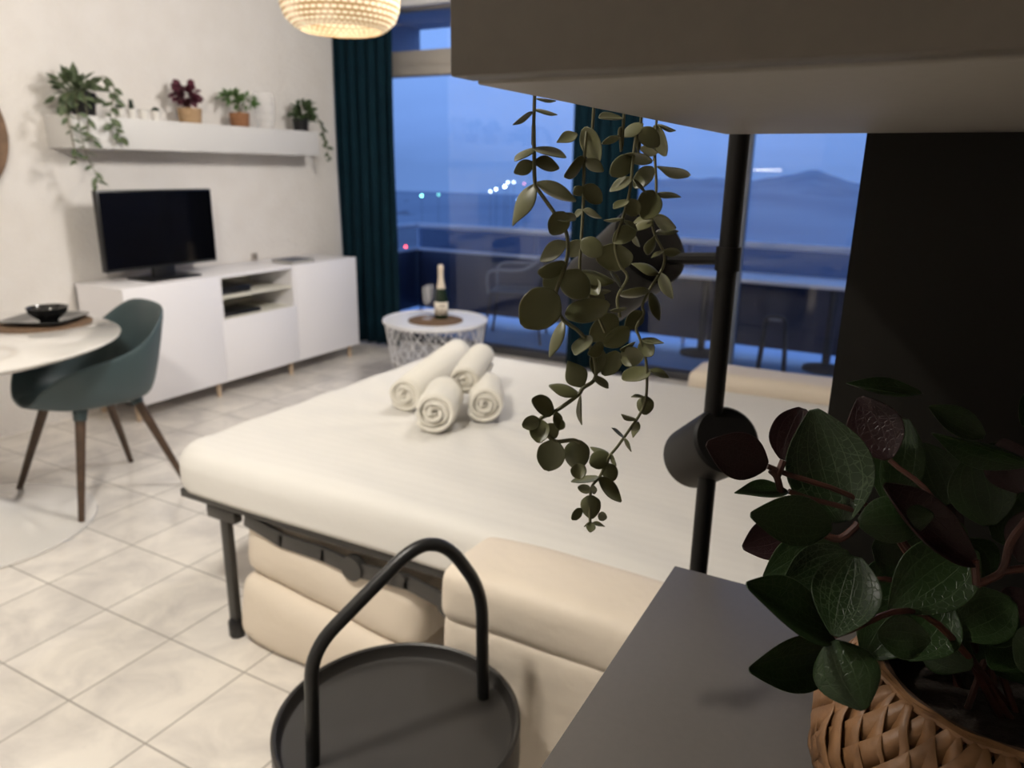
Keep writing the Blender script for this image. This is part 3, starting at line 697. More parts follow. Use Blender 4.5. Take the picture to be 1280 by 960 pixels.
# ------------------------------------------------------------------ sofa bed
SA0, SA1 = 1.065, 1.262                    # near arm
FA0, FA1 = 2.82, 3.02                      # far arm
sf = thing('sofa_bed', 'cream leather sofa opened out into a double bed with white sheet', 'sofa bed', (-.8, 2.05, 0))
def cushion(bm, x0, x1, y0, y1, z0, z1, r, tilt=0, nx=14, ny=8, nz=6, puff=0., seed=1, lump=.0):
    """rounded upholstered block"""
    rnd = random.Random(seed); hx, hy, hz = (x1-x0)/2, (y1-y0)/2, (z1-z0)/2; c = Vector(((x0+x1)/2, (y0+y1)/2, (z0+z1)/2))
    tmp = bmesh.new(); bmesh.ops.create_cube(tmp, size=2)
    bmesh.ops.subdivide_edges(tmp, edges=tmp.edges[:], cuts=11, use_grid_fill=True)
    R = Matrix.Rotation(tilt, 4, 'Y'); mp = {}
    ph = [rnd.uniform(0, 6.28) for _ in range(6)]
    for v in tmp.verts:
        p = v.co.copy(); h = Vector((hx, hy, hz))
        q = Vector([math.copysign(1, p[i])*(h[i]-r)*(abs(p[i])**.8 if abs(p[i]) < 1 else 1) for i in range(3)])
        # cube surface to rounded box
        e = Vector([max(abs(p[i])-.70, 0)/.30*math.copysign(1, p[i]) for i in range(3)])
        m = max(abs(x) for x in p)
        q = Vector([max(-1, min(1, p[i]/.70))*(h[i]-r) for i in range(3)])
        nrm = e.normalized() if e.length > 1e-6 else Vector((0, 0, 1))
        s = q + nrm*r
        bul = (1-(p.x/1.0)**2)*(1-(p.y/1.0)**2)*(1-abs(p.z)*0) if abs(p.z) > .99 else ((1-p.x**2)*(1-p.z**2) if abs(p.y) > .99 else (1-p.y**2)*(1-p.z**2))
        s += nrm*puff*max(bul, 0)
        s += nrm*lump*(math.sin(s.x*13+ph[0])*math.sin(s.z*17+ph[1]) + .6*math.sin(s.x*29+s.y*19+ph[2]))
        mp[v] = bm.verts.new((R @ s) + c)
    for f in tmp.faces: bm.faces.new([mp[v] for v in f.verts])
    tmp.free()
# near arm: body with a padded top band and a seam between
b = bm_new(); cushion(b, -.735, .14, SA0+.004, SA1-.002, .02, .525, .022, puff=.008, lump=.003, seed=2); o = part('arm', b, LEATHER, sf, auto=None); subsurf(o)
b = bm_new(); cushion(b, -.738, .14, SA0, SA1, .505, .625, .030, puff=.004, lump=.003, seed=3); q = part('arm_pad', b, LEATHER, o, auto=None); subsurf(q)
b = bm_new(); cushion(b, -.735, .14, FA0, FA1-.006, .02, .525, .022, puff=.008, lump=.003, seed=4); o = part('arm', b, LEATHER, sf, auto=None); subsurf(o)
b = bm_new(); cushion(b, -.738, .14, FA0-.01, FA1, .505, .622, .032, puff=.006, lump=.002, seed=5); q = part('arm_pad', b, LEATHER, o, auto=None); subsurf(q)
b = bm_new(); cushion(b, .05, .34, SA0, FA1, .02, .74, .06, puff=.01, seed=6); o = part('backrest', b, LEATHER, sf, auto=None); subsurf(o)
# folded seat cushions under the mattress
b = bm_new(); cushion(b, -1.60, -.97, 1.325, 2.76, -.0+.190, .405, .055, tilt=math.radians(7), puff=.012, lump=.0025, seed=7); o = part('seat_cushion', b, LEATHER, sf, auto=None); subsurf(o)
b = bm_new(); cushion(b, -1.625, -1.00, 1.305, 2.77, -.03, .205, .05, tilt=math.radians(7), puff=.012, lump=.004, seed=8)
for v in b.verts: v.co.z = max(v.co.z, .012)
o = part('back_cushion', b, LEATHER, sf, auto=None); subsurf(o)
# steel frame
b = bm_new()
for y in (1.325, 2.78): box(b, -1.82, -.76, y-.014, y+.014, .425, .452, .004)
box(b, -1.82, -1.79, 1.32, 2.78, .425, .452, .004)
for k in range(9): box(b, -1.80+.12*k, -1.76+.12*k, 1.33, 2.77, .432, .440)
fr = part('bed_frame', b, FRAMEM, sf)
for y in (1.328, 2.775):
    b = bm_new(); box(b, -1.667, -1.637, y-.012, y+.012, .028, .43, .004); box(b, -1.715, -1.60, y-.016, y+.016, .385, .425, .006)
    lg = part('leg', b, FRAMEM, sf)
    b = bm_new(); lathe(b, [(.020, 0), (.024, .006), (.024, .05), (.018, .06)], (-1.652, y, 0), 16); part('rubber_foot', b, BLACKP, lg)
    b = bm_new()
    arm = [(-1.55, y-.012, .415), (-1.42, y-.012, .385), (-1.27, y-.012, .385), (-1.16, y-.012, .372), (-1.0, y-.012, .385), (-.86, y-.012, .36)]
    for i in range(len(arm)-1):
        p, q = Vector(arm[i]), Vector(arm[i+1]); d = (q-p); ang = math.atan2(d.z, d.x)
        box(b, (p.x+q.x)/2-d.length/2-.008, (p.x+q.x)/2+d.length/2+.008, p.y-.006, p.y+.006, (p.z+q.z)/2-.021, (p.z+q.z)/2+.021, .003, rot=Matrix.Rotation(-ang, 4, 'Y'))
    for x, z in ((-1.17, .375), (-.87, .362)): lathe(b, [(.034, -.012), (.034, .012)], (x, y-.012, z), 18, axis_mtx((0, 1, 0)))
    for x, z in ((-1.04, .40), (-1.0, .40)): lathe(b, [(.009, -.02), (.009, .0)], (x, y-.012, z), 12, axis_mtx((0, 1, 0)))
    part('hinge_arm', b, FRAMEM, fr)
# mattress with fitted sheet
def mattress():
    b = bm_new(); x0, x1, y0, y1, z0, z1 = -1.865, .06, 1.295, 2.80, .450, .580; r = .055; rnd = random.Random(5)
    NX, NY = 76, 60; prof = []
    tmp = bmesh.new()
    nx, ny = NX, NY; g = {}
    # param grid wraps over the sides: u,v in [-e,1+e]
    xs = [x0 + r*(1-math.cos(a)) for a in np.linspace(0, PI/2, 6)]
    us = [(x0, z0+.02), (x0, z0+.05)] + [(x0 + r*(1-math.cos(a)), z1 - r + r*math.sin(a)) for a in np.linspace(0, PI/2, 6)] 
    mid = np.linspace(x0+r, x1-r, nx)[1:-1]
    U = [(x, z-z1) for x, z in us] + [(float(x), 0.) for x in mid] + [(x1-(x-x0), z-z1) for x, z in us[::-1]]
    vs = [(y0, z0+.02), (y0, z0+.05)] + [(y0 + r*(1-math.cos(a)), z1 - r + r*math.sin(a)) for a in np.linspace(0, PI/2, 6)]
    midv = np.linspace(y0+r, y1-r, ny)[1:-1]
    V = [(y, z-z1) for y, z in vs] + [(float(y), 0.) for y in midv] + [(y1-(y-y0), z-z1) for y, z in vs[::-1]]
    def lump(x, y):
        d = math.hypot((x+1.35), (y-2.05))
        w = .006*math.sin(x*2.1+.6)*math.sin(y*2.7+.4)
        w += .0022*math.sin((x*.35+y)*34+2.0*math.sin(x*3.1))*math.exp(-((y-1.5)/.35)**2)
        w += .0035*math.sin(math.atan2(y-2.0, x+1.25)*14)*math.exp(-((d-.38)/.22)**2)
        w -= .012*math.exp(-(d/.28)**2)
        return w
    rows = []
    for (x, dz) in U:
        row = []
        for (y, dy) in V:
            zz = z1 + min(dz, dy) if (dz < 0 or dy < 0) else z1
            px, py = x, y
            # round the plan corners
            for cx in (x0+.12, x1-.12):
                for cy in (y0+.12, y1-.12):
                    if (px-cx)*(1 if cx > -1 else -1) > 0 and (py-cy)*(1 if cy > 2 else -1) > 0:
                        ex, ey = (px-cx)/.12, (py-cy)/.12; m = max(abs(ex), abs(ey)); l = math.hypot(ex, ey)
                        if l > 0: px, py = cx + ex*m/l*.12, cy + ey*m/l*.12
            row.append(b.verts.new((px + .006*math.sin(py*6)*(1 if dz < -.03 else 0), py + .005*math.sin(px*5)*(1 if dy < -.03 else 0), zz + (lump(px, py) if zz > z1-.03 else 0))))
        rows.append(row)
    for i in range(len(rows)-1):
        for j in range(len(rows[0])-1): b.faces.new((rows[i][j], rows[i+1][j], rows[i+1][j+1], rows[i][j+1]))
    # underside
    ring = [rows[i][0] for i in range(len(rows))] + [rows[-1][j] for j in range(1, len(rows[0]))] + [rows[i][-1] for i in range(len(rows)-2, -1, -1)] + [rows[0][j] for j in range(len(rows[0])-2, 0, -1)]
    low = [b.verts.new((v.co.x*.985-.012, v.co.y, z0+.008)) for v in ring]
    for i in range(len(ring)): k = (i+1) % len(ring); b.faces.new((ring[k], ring[i], low[i], low[k]))
    b.faces.new(low)
    return b
o = part('mattress', mattress(), SHEET, sf, 'mattress under a smooth white fitted sheet', auto=None)

# ------------------------------------------------------------------ rolled towels
def rolled_towel(c, d, L, R, label, seed, squash=.94):
    rnd = random.Random(seed); d = Vector(d).normalized(); side = Vector((0, 0, 1)).cross(d).normalized(); up = d.cross(side)
    b = bm_new(); turns = 3.4; n = 110; th = R/turns*.86; K = 9
    def spiral(t):
        a = -t*turns*2*PI; r = R*.06 + (R*.90)*t; return a, r
    outer, inner = [], []
    for i in range(n+1):
        a, r = spiral(i/n); outer.append((a, r + th*.40)); inner.append((a, max(r - th*.40, .001)))
    def P(a, r, s):
        edge = 1 - .06*abs(2*s-1)**6
        wob = 1 + .02*math.sin(s*9+seed) + .012*math.sin(a*3+seed)
        return c + d*(L*(s-.5) + .006*math.sin(a*1.5)*(1 if s in (0, 1) else 0)) + (side*math.cos(a)*r + up*(math.sin(a)*r*squash))*edge*wob
    c = Vector(c); G = []
    for line in (outer, inner): G.append([[b.verts.new(P(a, r, k/K)) for k in range(K+1)] for a, r in line])
    for g in G:
        for i in range(n):
            for k in range(K): b.faces.new((g[i][k], g[i+1][k], g[i+1][k+1], g[i][k+1]))
    for k in (0, K):
        for i in range(n): b.faces.new((G[0][i][k], G[0][i+1][k], G[1][i+1][k], G[1][i][k]))
    for i in (0, n):
        for k in range(K): b.faces.new((G[0][i][k], G[0][i][k+1], G[1][i][k+1], G[1][i][k]))
    o = finish('rolled_towel', b, TOWEL, origin=c, auto=None)
    return tag(o, label, 'towel', 'rolled white towels on the bed')
TB = .572
rolled_towel((-1.285, 1.885, TB+.078), (.42, -.90, 0.0), .22, .070, 'front rolled white towel showing its spiral end to the camera', 1)
rolled_towel((-1.215, 2.055, TB+.070), (.50, -.86, 0.0), .22, .064, 'rolled white towel to the right, spiral end out, on the bed', 2)
rolled_towel((-1.500, 2.16, TB+.085), (.16, -.97, -.10), .46, .066, 'long rolled white towel slanting along the left of the pile', 3)
rolled_towel(tuple(onz(592, 459, TB+.135)), (-.30, .93, .10), .26, .056, 'rolled white towel lying across the top of the pile', 4)

# ------------------------------------------------------------------ wire side table by the window
SX, SY, STZ = -2.655, 3.865, .445
t = thing('wire_side_table', 'round white side table with wire basket base by the window', 'side table', (SX, SY, 0))
b = bm_new(); lathe(b, [(.0001, -.018), (.325, -.018), (.332, -.012), (.332, .004), (.326, .004), (.322, -.004), (.0001, -.004)], (SX, SY, STZ), 64, cap0=False, cap1=False); part('tabletop', b, WHITEM, t)
b = bm_new()
def rz(z): return .255 + (.318-.255)*z/.425
NWI = 26
for k in range(NWI):
    a = 2*PI*k/NWI
    for s in (1, -1):
        pts = []
        for q in range(5):
            z = .425 - .23*q/4; aa = a + s*.55*q/4; pts.append((SX+rz(z)*math.cos(aa), SY+rz(z)*math.sin(aa), z))
        tube(b, pts, .0026, 4)
    if k % 2 == 0: tube(b, [(SX+rz(0)*math.cos(a), SY+rz(0)*math.sin(a), .004), (SX+rz(.425)*math.cos(a), SY+rz(.425)*math.sin(a), .425)], .0026, 5)
for z in (.004, .195, .425): tube(b, [(SX+rz(z)*math.cos(2*PI*k/48), SY+rz(z)*math.sin(2*PI*k/48), z) for k in range(48)], .004, 6, closed=True)
part('wire_basket', b, WHITEM, t)
placemat((-2.64, 3.845, STZ-.003), .172, 'round brown placemat on the white wire side table')
MZ = STZ+.0035
c = (-2.637, 3.905, MZ)
t = thing('champagne_bottle', 'green champagne bottle with cream foil neck and pale label', 'bottle', c)
b = bm_new(); lathe(b, [(.036, 0), (.042, .006), (.043, .02), (.043, .115), (.040, .15), (.030, .19), (.020, .23), (.0155, .262), (.0155, .305), (.0165, .308), (.0165, .315), (.012, .318)], c, 32); part('glass_body', b, BOTTLE, t)
b = bm_new(); lathe(b, [(.0300, .190), (.0225, .222), (.0175, .255), (.0170, .300), (.0185, .306), (.0185, .332), (.014, .340), (.0001, .341)], c, 28, cap0=False, cap1=False); part('foil', b, FOIL, t, 'cream foil neck wrap')
b = bm_new(); lathe(b, [(.0436, .028), (.0436, .108)], c, 32, cap0=False, cap1=False); lb_ = part('label', b, LABEL, t, 'pale paper label'); solidify(lb_, .0004)
b = bm_new()
import itertools
for z, a0, a1, hh in ((.082, -1.25, -.45, .010), (.066, -1.15, -.55, .004), (.052, -1.2, -.5, .004)):
    n = 8
    for i in range(n):
        if i % 3 == 2 and hh < .01: continue
        p0, p1 = a0+(a1-a0)*i/n, a0+(a1-a0)*(i+.8)/n
        vs = [b.verts.new((c[0]+.0441*math.cos(a), c[1]+.0441*math.sin(a), c[2]+zz)) for a, zz in ((p0, z), (p1, z), (p1, z+hh), (p0, z+hh))]
        b.faces.new(vs)
o = part('print', b, PRINT, lb_, smooth=False); solidify(o, .0003)
def flute(c, label):
    t = thing('champagne_flute', label, 'glass', c, 'champagne flutes on the side table')
    b = bm_new(); lathe(b, [(.030, 0), (.031, .002), (.010, .006), (.0035, .012), (.0035, .078), (.006, .085)], c, 28); part('stem', b, VASEM, t)
    b = bm_new(); lathe(b, [(.0055, .083), (.016, .105), (.023, .14), (.025, .175), (.0235, .205), (.0222, .205), (.0235, .175), (.0215, .14), (.0145, .107), (.0001, .092)], c, 28, cap1=False); part('bowl', b, VASEM, t)
flute((-2.700, 3.835, MZ), 'champagne flute in front, beside the bottle on the brown placemat')
flute((-2.735, 3.925, MZ), 'champagne flute behind the other one, further from the bottle')

# ------------------------------------------------------------------ black tray table
QX, QY, QZ = -.664, .840, .448
t = thing('tray_table', 'round black metal tray table with a tall tube handle', 'side table', (QX, QY, 0))
b = bm_new(); lathe(b, [(.0001, 0), (.182, 0), (.192, .004), (.1965, .012), (.199, .026), (.203, .029), (.2075, .026), (.2075, -.045), (.2045, -.045), (.2045, -.006), (.0001, -.006)], (QX, QY, QZ), 80, cap0=False, cap1=False); part('tray', b, BLACKT, t)
hd = math.radians(60); dv = Vector((math.cos(hd), math.sin(hd), 0)); Q0 = Vector((QX, QY, 0))
if True:
    hp = [(-.166, .006), (-.139, .655), (.040, .790), (.098, .772), (.161, .668), (.172, .006)]
    b = bm_new(); tube(b, fillet([Q0 + dv*a_ + Vector((0, 0, z_)) for a_, z_ in hp], .05, 8), .0112, 14); part('handle', b, BLACKM, t)
    b = bm_new(); tube(b, [(QX+.18*math.cos(2*PI*k/48), QY+.18*math.sin(2*PI*k/48), .009) for k in range(48)], .0085, 10, closed=True); part('base_ring', b, BLACKM, t)

# ------------------------------------------------------------------ taupe cabinets on either side of the niche
XL, YLB, ZL = -.2035, .79, .92
lc = thing('low_cabinet', 'taupe grey low cabinet under the leafy basket plant', 'cabinet', (.5, .5, 0))
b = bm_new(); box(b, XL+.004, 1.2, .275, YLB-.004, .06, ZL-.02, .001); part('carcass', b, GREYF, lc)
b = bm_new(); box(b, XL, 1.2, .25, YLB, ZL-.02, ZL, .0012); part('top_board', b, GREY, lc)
b = bm_new(); box(b, XL+.02, 1.2, .30, YLB-.02, 0, .06); part('plinth', b, GREYF, lc)
for x0, x1 in ((XL+.006, .26), (.264, .73), (.734, 1.198)):
    b = bm_new(); box(b, x0, x1, .256, .274, .064, ZL-.024, .0015); dr = part('door', b, GREYF, lc)
    b = bm_new(); tube(b, fillet([(x1-.04, .256, .70), (x1-.04, .236, .70), (x1-.04, .236, .82), (x1-.04, .256, .82)], .008), .005, 8); part('handle', b, BLACKM, dr)
ZU = 1.4097
uc = thing('hanging_cabinet', 'taupe grey wall cabinet hanging above the leafy basket plant', 'cabinet', (.5, .6, ZU))
b = bm_new(); box(b, XL, 1.2, .335, .848, ZU, ZU+.42, .001); part('carcass', b, GREYC, uc, 'grey body, lightened for bounce light on the underside')
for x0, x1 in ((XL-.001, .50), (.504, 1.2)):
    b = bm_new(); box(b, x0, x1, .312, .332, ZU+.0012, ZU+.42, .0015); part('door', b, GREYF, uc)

# ------------------------------------------------------------------ floor lamp with two black spots
fl = thing('floor_lamp', 'slim black floor lamp with two tilted cylinder spotlights', 'lamp', (-.201, .905, 0))
b = bm_new(); tube(b, [(-.201, .905, .01), (-.201, .905, 1.52)], .0118, 16); part('pole', b, SPOTM, fl)
b = bm_new(); lathe(b, [(.085, 0), (.09, .003), (.09, .016), (.086, .02), (.0001, .022)], (-.201, .905, 0), 40, cap1=False); part('base', b, SPOTM, fl)
def spot(c, d, L, R0, R1, joint):
    d = Vector(d).normalized(); c = Vector(c); mxx = axis_mtx(d)
    b = bm_new()
    lathe(b, [(R0*.2, 0), (R0*.90, 0), (R0*.985, .003), (R0, .009), (R1, L), (R1-.003, L), (R0-.005, L*.25), (.0001, L*.25)], c, 48, mxx, cap1=False)
    hd = part('spotlight', b, SPOTM, fl)
    b = bm_new(); lathe(b, [(R0*.6, 0), (R0*.5, .02), (.0001, .022)], c+d*(L*.25), 24, mxx, cap1=False); part('bulb_face', b, BLACKP, hd)
    b = bm_new(); tube(b, [Vector((-.201, .905, joint)), c + d*(L*.30) + (Vector((-.201, .905, joint))-(c+d*L*.3)).normalized()*R0*.92], .0075, 10)
    lathe(b, [(.0145, -.014), (.0145, .014)], (-.201, .905, joint), 18); part('joint', b, SPOTM, hd)
# each head: back cap turned to the camera, mouth pointing away down to the left
cU = at(815, 305, .93); dU = at(735, 372, 1.06) - cU
spot(cU, dU, .125, .054, .054, 1.272)
cD = at(909, 549, .92); dD = at(858, 576, 1.055) - cD
spot(cD, dD, .115, .043, .043, 1.03)

# ------------------------------------------------------------------ eucalyptus strands hanging from the wall cabinet
def cp4(x, y): return (600+x/3.2, 100+y/3.2)
vp = thing('eucalyptus_plant', 'trailing eucalyptus with round olive leaves hanging off the wall cabinet', 'plant', (-.13, .56, ZU+.42))
PC = Vector((-.12, .56, ZU+.42))
b = bm_new(); pot(b, PC, .055, .068, .11); part('pot', b, WHITEG, vp)
b = bm_new(); soil(b, PC, .062, .095); part('soil', b, SOIL, vp)
TS = {'A': .452, 'B': .525, 'C': .592, 'D': .64, 'E': .56}
stems = {
 'A': [(218, 75), (215, 180), (217, 300), (220, 410), (240, 450), (300, 535), (345, 610), (350, 700), (328, 780), (303, 860), (325, 950), (400, 1010), (450, 1090), (462, 1190), (412, 1232), (390, 1262), (300, 1326), (240, 1358), (265, 1410), (300, 1445), (370, 1440), (400, 1450)],
 'B': [(455, 118), (430, 190), (418, 300), (415, 400), (412, 520), (405, 640), (400, 770), (430, 850), (470, 940), (500, 1010)],
 'C': [(652, 165), (625, 220), (610, 340), (600, 440), (575, 540), (540, 655), (560, 740), (590, 790), (550, 870), (560, 950)],
 'D': [(705, 178), (700, 300), (705, 440), (690, 560), (700, 620), (735, 690), (735, 740), (715, 780), (680, 835), (650, 900), (655, 935), (625, 990), (640, 1036), (665, 1130), (665, 1266), (640, 1336), (600, 1396), (550, 1466), (515, 1510), (480, 1586), (445, 1636), (440, 1756), (450, 1790)],
 'E': [(575, 150), (560, 190), (556, 230)],
}
bs = bm_new()
for k, s in stems.items():
    pts = [at(*cp4(x, y), TS[k]) for x, y in s]
    over = [PC + Vector((0, 0, .10)), PC + Vector((-.05, pts[0].y*.0, .16)), Vector((XL-.022, pts[0].y, ZU+.46)), Vector((XL-.014, pts[0].y, ZU+.30))]
    over[1].y = (PC.y+pts[0].y)/2
    first = pts[0].copy(); first.x = min(first.x, XL-.008); pts[0] = first
    tube(bs, smooth_path(over + pts, 5), .00125, 6)
part('stems', bs, STEMG, vp)
# leaves: strand, base x y, tip x y, apparent width, outline
LV = [
 ('A',212,130,130,180,24,'p'),('A',218,122,310,140,16,'p'),('A',225,76,305,84,12,'p'),('A',215,272,140,326,34,'o'),('A',215,272,345,312,38,'o'),
 ('A',215,330,135,372,62,'o'),('A',216,330,318,352,60,'o'),('A',225,415,130,585,76,'p'),('A',226,412,385,485,60,'o'),('A',345,530,283,618,88,'r'),('A',310,540,382,560,44,'o'),
 ('A',348,650,240,725,72,'o'),('A',345,745,230,765,66,'r'),('A',330,765,256,832,82,'r'),('A',332,768,432,868,118,'r'),('A',307,850,168,985,168,'r'),
 ('A',343,950,517,890,102,'r'),('A',335,960,278,1110,44,'o'),
 ('B',390,215,305,250,50,'p'),('B',412,192,478,328,82,'r'),('B',418,318,335,385,55,'o'),('B',418,318,495,366,52,'o'),('B',412,430,373,458,46,'o'),('B',412,425,488,490,72,'r'),
 ('B',412,520,490,553,30,'p'),('B',412,520,375,550,26,'o'),('B',400,640,357,708,70,'o'),('B',405,640,490,700,80,'r'),('B',400,765,538,808,56,'o'),('B',425,790,475,862,74,'o'),
 ('C',652,172,568,228,52,'o'),('C',640,195,716,265,76,'r'),('E',560,225,487,256,30,'o'),('E',568,150,475,152,28,'o'),('C',612,312,520,380,82,'r'),('C',690,328,575,300,46,'r'),
 ('C',612,390,518,446,46,'o'),('C',612,395,668,455,15,'p'),('C',695,350,615,430,70,'r'),('C',590,478,535,516,36,'o'),('C',592,478,630,542,70,'r'),('C',575,556,494,562,10,'p'),
 ('C',575,560,630,602,20,'p'),('C',622,592,532,652,72,'r'),('C',610,610,640,668,24,'o'),('C',545,655,527,765,154,'r'),
 ('D',702,178,742,306,62,'r'),('D',710,178,785,203,14,'p'),('D',708,345,840,385,48,'s'),('D',640,275,712,290,40,'o'),('D',712,452,805,470,28,'p'),('D',702,445,650,556,104,'r'),
 ('D',692,545,612,575,26,'o'),('D',694,548,785,592,56,'o'),('D',690,560,615,606,40,'o'),('D',700,612,795,604,28,'o'),('D',702,620,670,700,46,'s'),('D',735,682,803,690,38,'o'),
 ('D',735,682,684,712,18,'p'),('D',716,775,605,735,42,'p'),('D',716,770,772,875,50,'o'),('D',677,850,550,852,40,'o'),('D',680,850,718,962,46,'o'),('B',520,765,565,835,20,'p'),
 ('B',440,850,525,845,26,'o'),('B',440,850,490,915,78,'o'),('C',520,925,588,912,17,'o'),('D',655,930,580,990,66,'r'),
 ('C',550,945,438,1040,100,'r'),('C',596,990,494,1062,78,'r'),('A',435,1020,382,1102,66,'o'),('A',495,1060,430,1096,56,'o'),('C',552,1085,492,1182,80,'r'),('A',482,1070,460,1182,70,'o'),
 ('C',560,1106,655,1108,84,'r'),('D',642,1046,690,1104,70,'r'),('D',645,1036,737,1052,30,'p'),('C',620,1052,560,1078,22,'o'),('A',412,1228,350,1122,98,'p'),('A',462,1182,512,1234,36,'o'),
 ('A',395,1256,274,1222,52,'o'),('A',402,1258,408,1382,19,'p'),('A',296,1326,206,1280,76,'r'),('A',240,1360,168,1384,60,'r'),('A',240,1358,236,1452,84,'r'),('A',302,1326,320,1402,40,'o'),
 ('A',302,1366,338,1392,46,'r'),('A',270,1374,302,1434,62,'r'),('A',302,1440,265,1564,118,'r'),('A',388,1438,388,1560,106,'r'),('A',388,1535,402,1598,66,'r'),
 ('D',676,1154,570,1200,66,'r'),('D',680,1160,756,1192,34,'o'),('D',657,1266,603,1268,12,'p'),('D',662,1264,660,1340,70,'r'),('D',630,1362,564,1336,20,'p'),('D',632,1366,612,1432,34,'p'),
 ('D',576,1426,527,1391,14,'p'),('D',576,1430,606,1488,17,'p'),('D',516,1496,440,1468,26,'o'),('D',520,1496,546,1544,20,'p'),('D',518,1500,438,1538,76,'r'),('D',505,1535,536,1604,66,'r'),
 ('D',472,1584,364,1608,32,'o'),('D',474,1590,566,1688,60,'o'),('D',446,1640,390,1630,38,'r'),('D',446,1640,468,1638,36,'r'),('D',440,1660,446,1756,84,'r'),('D',408,1716,366,1758,38,'r'),
 ('D',472,1740,508,1752,38,'r'),('D',446,1765,415,1788,8,'p'),('D',448,1772,500,1786,18,'p'),('D',446,1770,440,1810,40,'o')]
rnd = random.Random(77); bl = bm_new()
SH = {'p': 'point', 'o': 'oval', 'r': 'round', 's': 'spoon'}
for k, x0, y0, x1, y1, w, s in LV:
    t0 = TS[k] + rnd.uniform(-.004, .004); dt = rnd.uniform(-.012, .010)
    B, T = at(*cp4(x0, y0), t0), at(*cp4(x1, y1), t0+dt)
    wapp = w/3.2*t0/FPX; L = (T-B).length; W0 = max(wapp, min(.72*L, .03)); ang = math.acos(max(min(wapp/W0, 1), .06))*rnd.choice((-1, 1))
    v = -(ray(*cp4(x0, y0))).normalized(); ax = (T-B).normalized(); v = (v-ax*v.dot(ax)).normalized()
    face = Matrix.Rotation(ang, 3, ax) @ v
    leaf(bl, B, T, W0, face, rnd.uniform(.06, .20)*rnd.choice((1, 1, -1)), rnd.uniform(-.08, .12), SH[s], 8)
o = part('leaves', bl, VINE, vp, auto=None); solidify(o, .0007, 0); subsurf(o, 1)

# ------------------------------------------------------------------ basket plant on the low cabinet
BC = Vector((.088, .535, ZL)); BH = .125
bp_ = thing('basket_plant', 'green and burgundy leafy plant in a woven bamboo basket', 'plant', BC)
def brad(z):
    u = z/BH
    return float(np.interp(u, [0, .15, .35, .55, .75, .9, 1.0], [.080, .098, .109, .110, .101, .088, .076]))
b = bm_new(); lathe(b, [(.07, .002)] + [(brad(BH*k/12)-.0035, BH*k/12+.001) for k in range(13)] + [(brad(BH)-.007, BH)] + [(brad(BH*k/12)-.008, BH*k/12+.002) for k in range(11, 0, -1)], BC, 56, cap1=False); part('lining', b, BASKIN, bp_)
b = bm_new(); NST = 34; SLOPE = 6.9     # radians per metre of height
for fam in (1, -1):
    for i in range(NST):
        th0 = 2*PI*i/NST; rows = []; nseg = 54
        for j in range(nseg+1):
            z = BH*j/nseg; th = th0 + fam*SLOPE*z
            # number of crossings passed along this strip -> two over, two under
            ncr = 2*SLOPE*z/(2*PI/NST)
            off = .0017*math.sin(PI/2*(ncr + (i if fam > 0 else -i) ) + (0 if fam > 0 else PI))
            off = max(-.0013, min(.0013, off*1.5))
            r = brad(z) + off + .0006
            half = .0079*(brad(z)/.105)
            tz = 1/math.hypot(1, SLOPE*r); tt = fam*SLOPE*r*tz    # strip direction (tangent, up)
            row = []
            for s in (-1, 1):
                dth = -s*half*tz/r*1; dz = s*half*tt*1
                zz = min(max(z+dz, 0.002), BH); a = th+dth
                row.append(b.verts.new((BC.x+r*math.cos(a), BC.y+r*math.sin(a), BC.z+zz)))
            rows.append(row)
        for j in range(nseg): b.faces.new((rows[j][0], rows[j][1], rows[j+1][1], rows[j+1][0]))
wv = part('woven_body', b, BASKET, bp_, auto=None, mods='keep'); solidify(wv, .0009, 0)
b = bm_new()
for s in (0, 1): tube(b, [(BC.x+(brad(BH)+.0012-.0036*s)*math.cos(2*PI*k/96), BC.y+(brad(BH)+.0012-.0036*s)*math.sin(2*PI*k/96), BC.z+BH-.001+.0008*math.sin(k*.9+s)) for k in range(96)], .0024, 6, closed=True)
part('rim', b, BASKET, bp_)
b = bm_new(); soil(b, BC, .072, BH-.03); part('soil', b, SOIL, bp_)
def c8(x, y): return (820+x/1.92, 460+y/1.92)
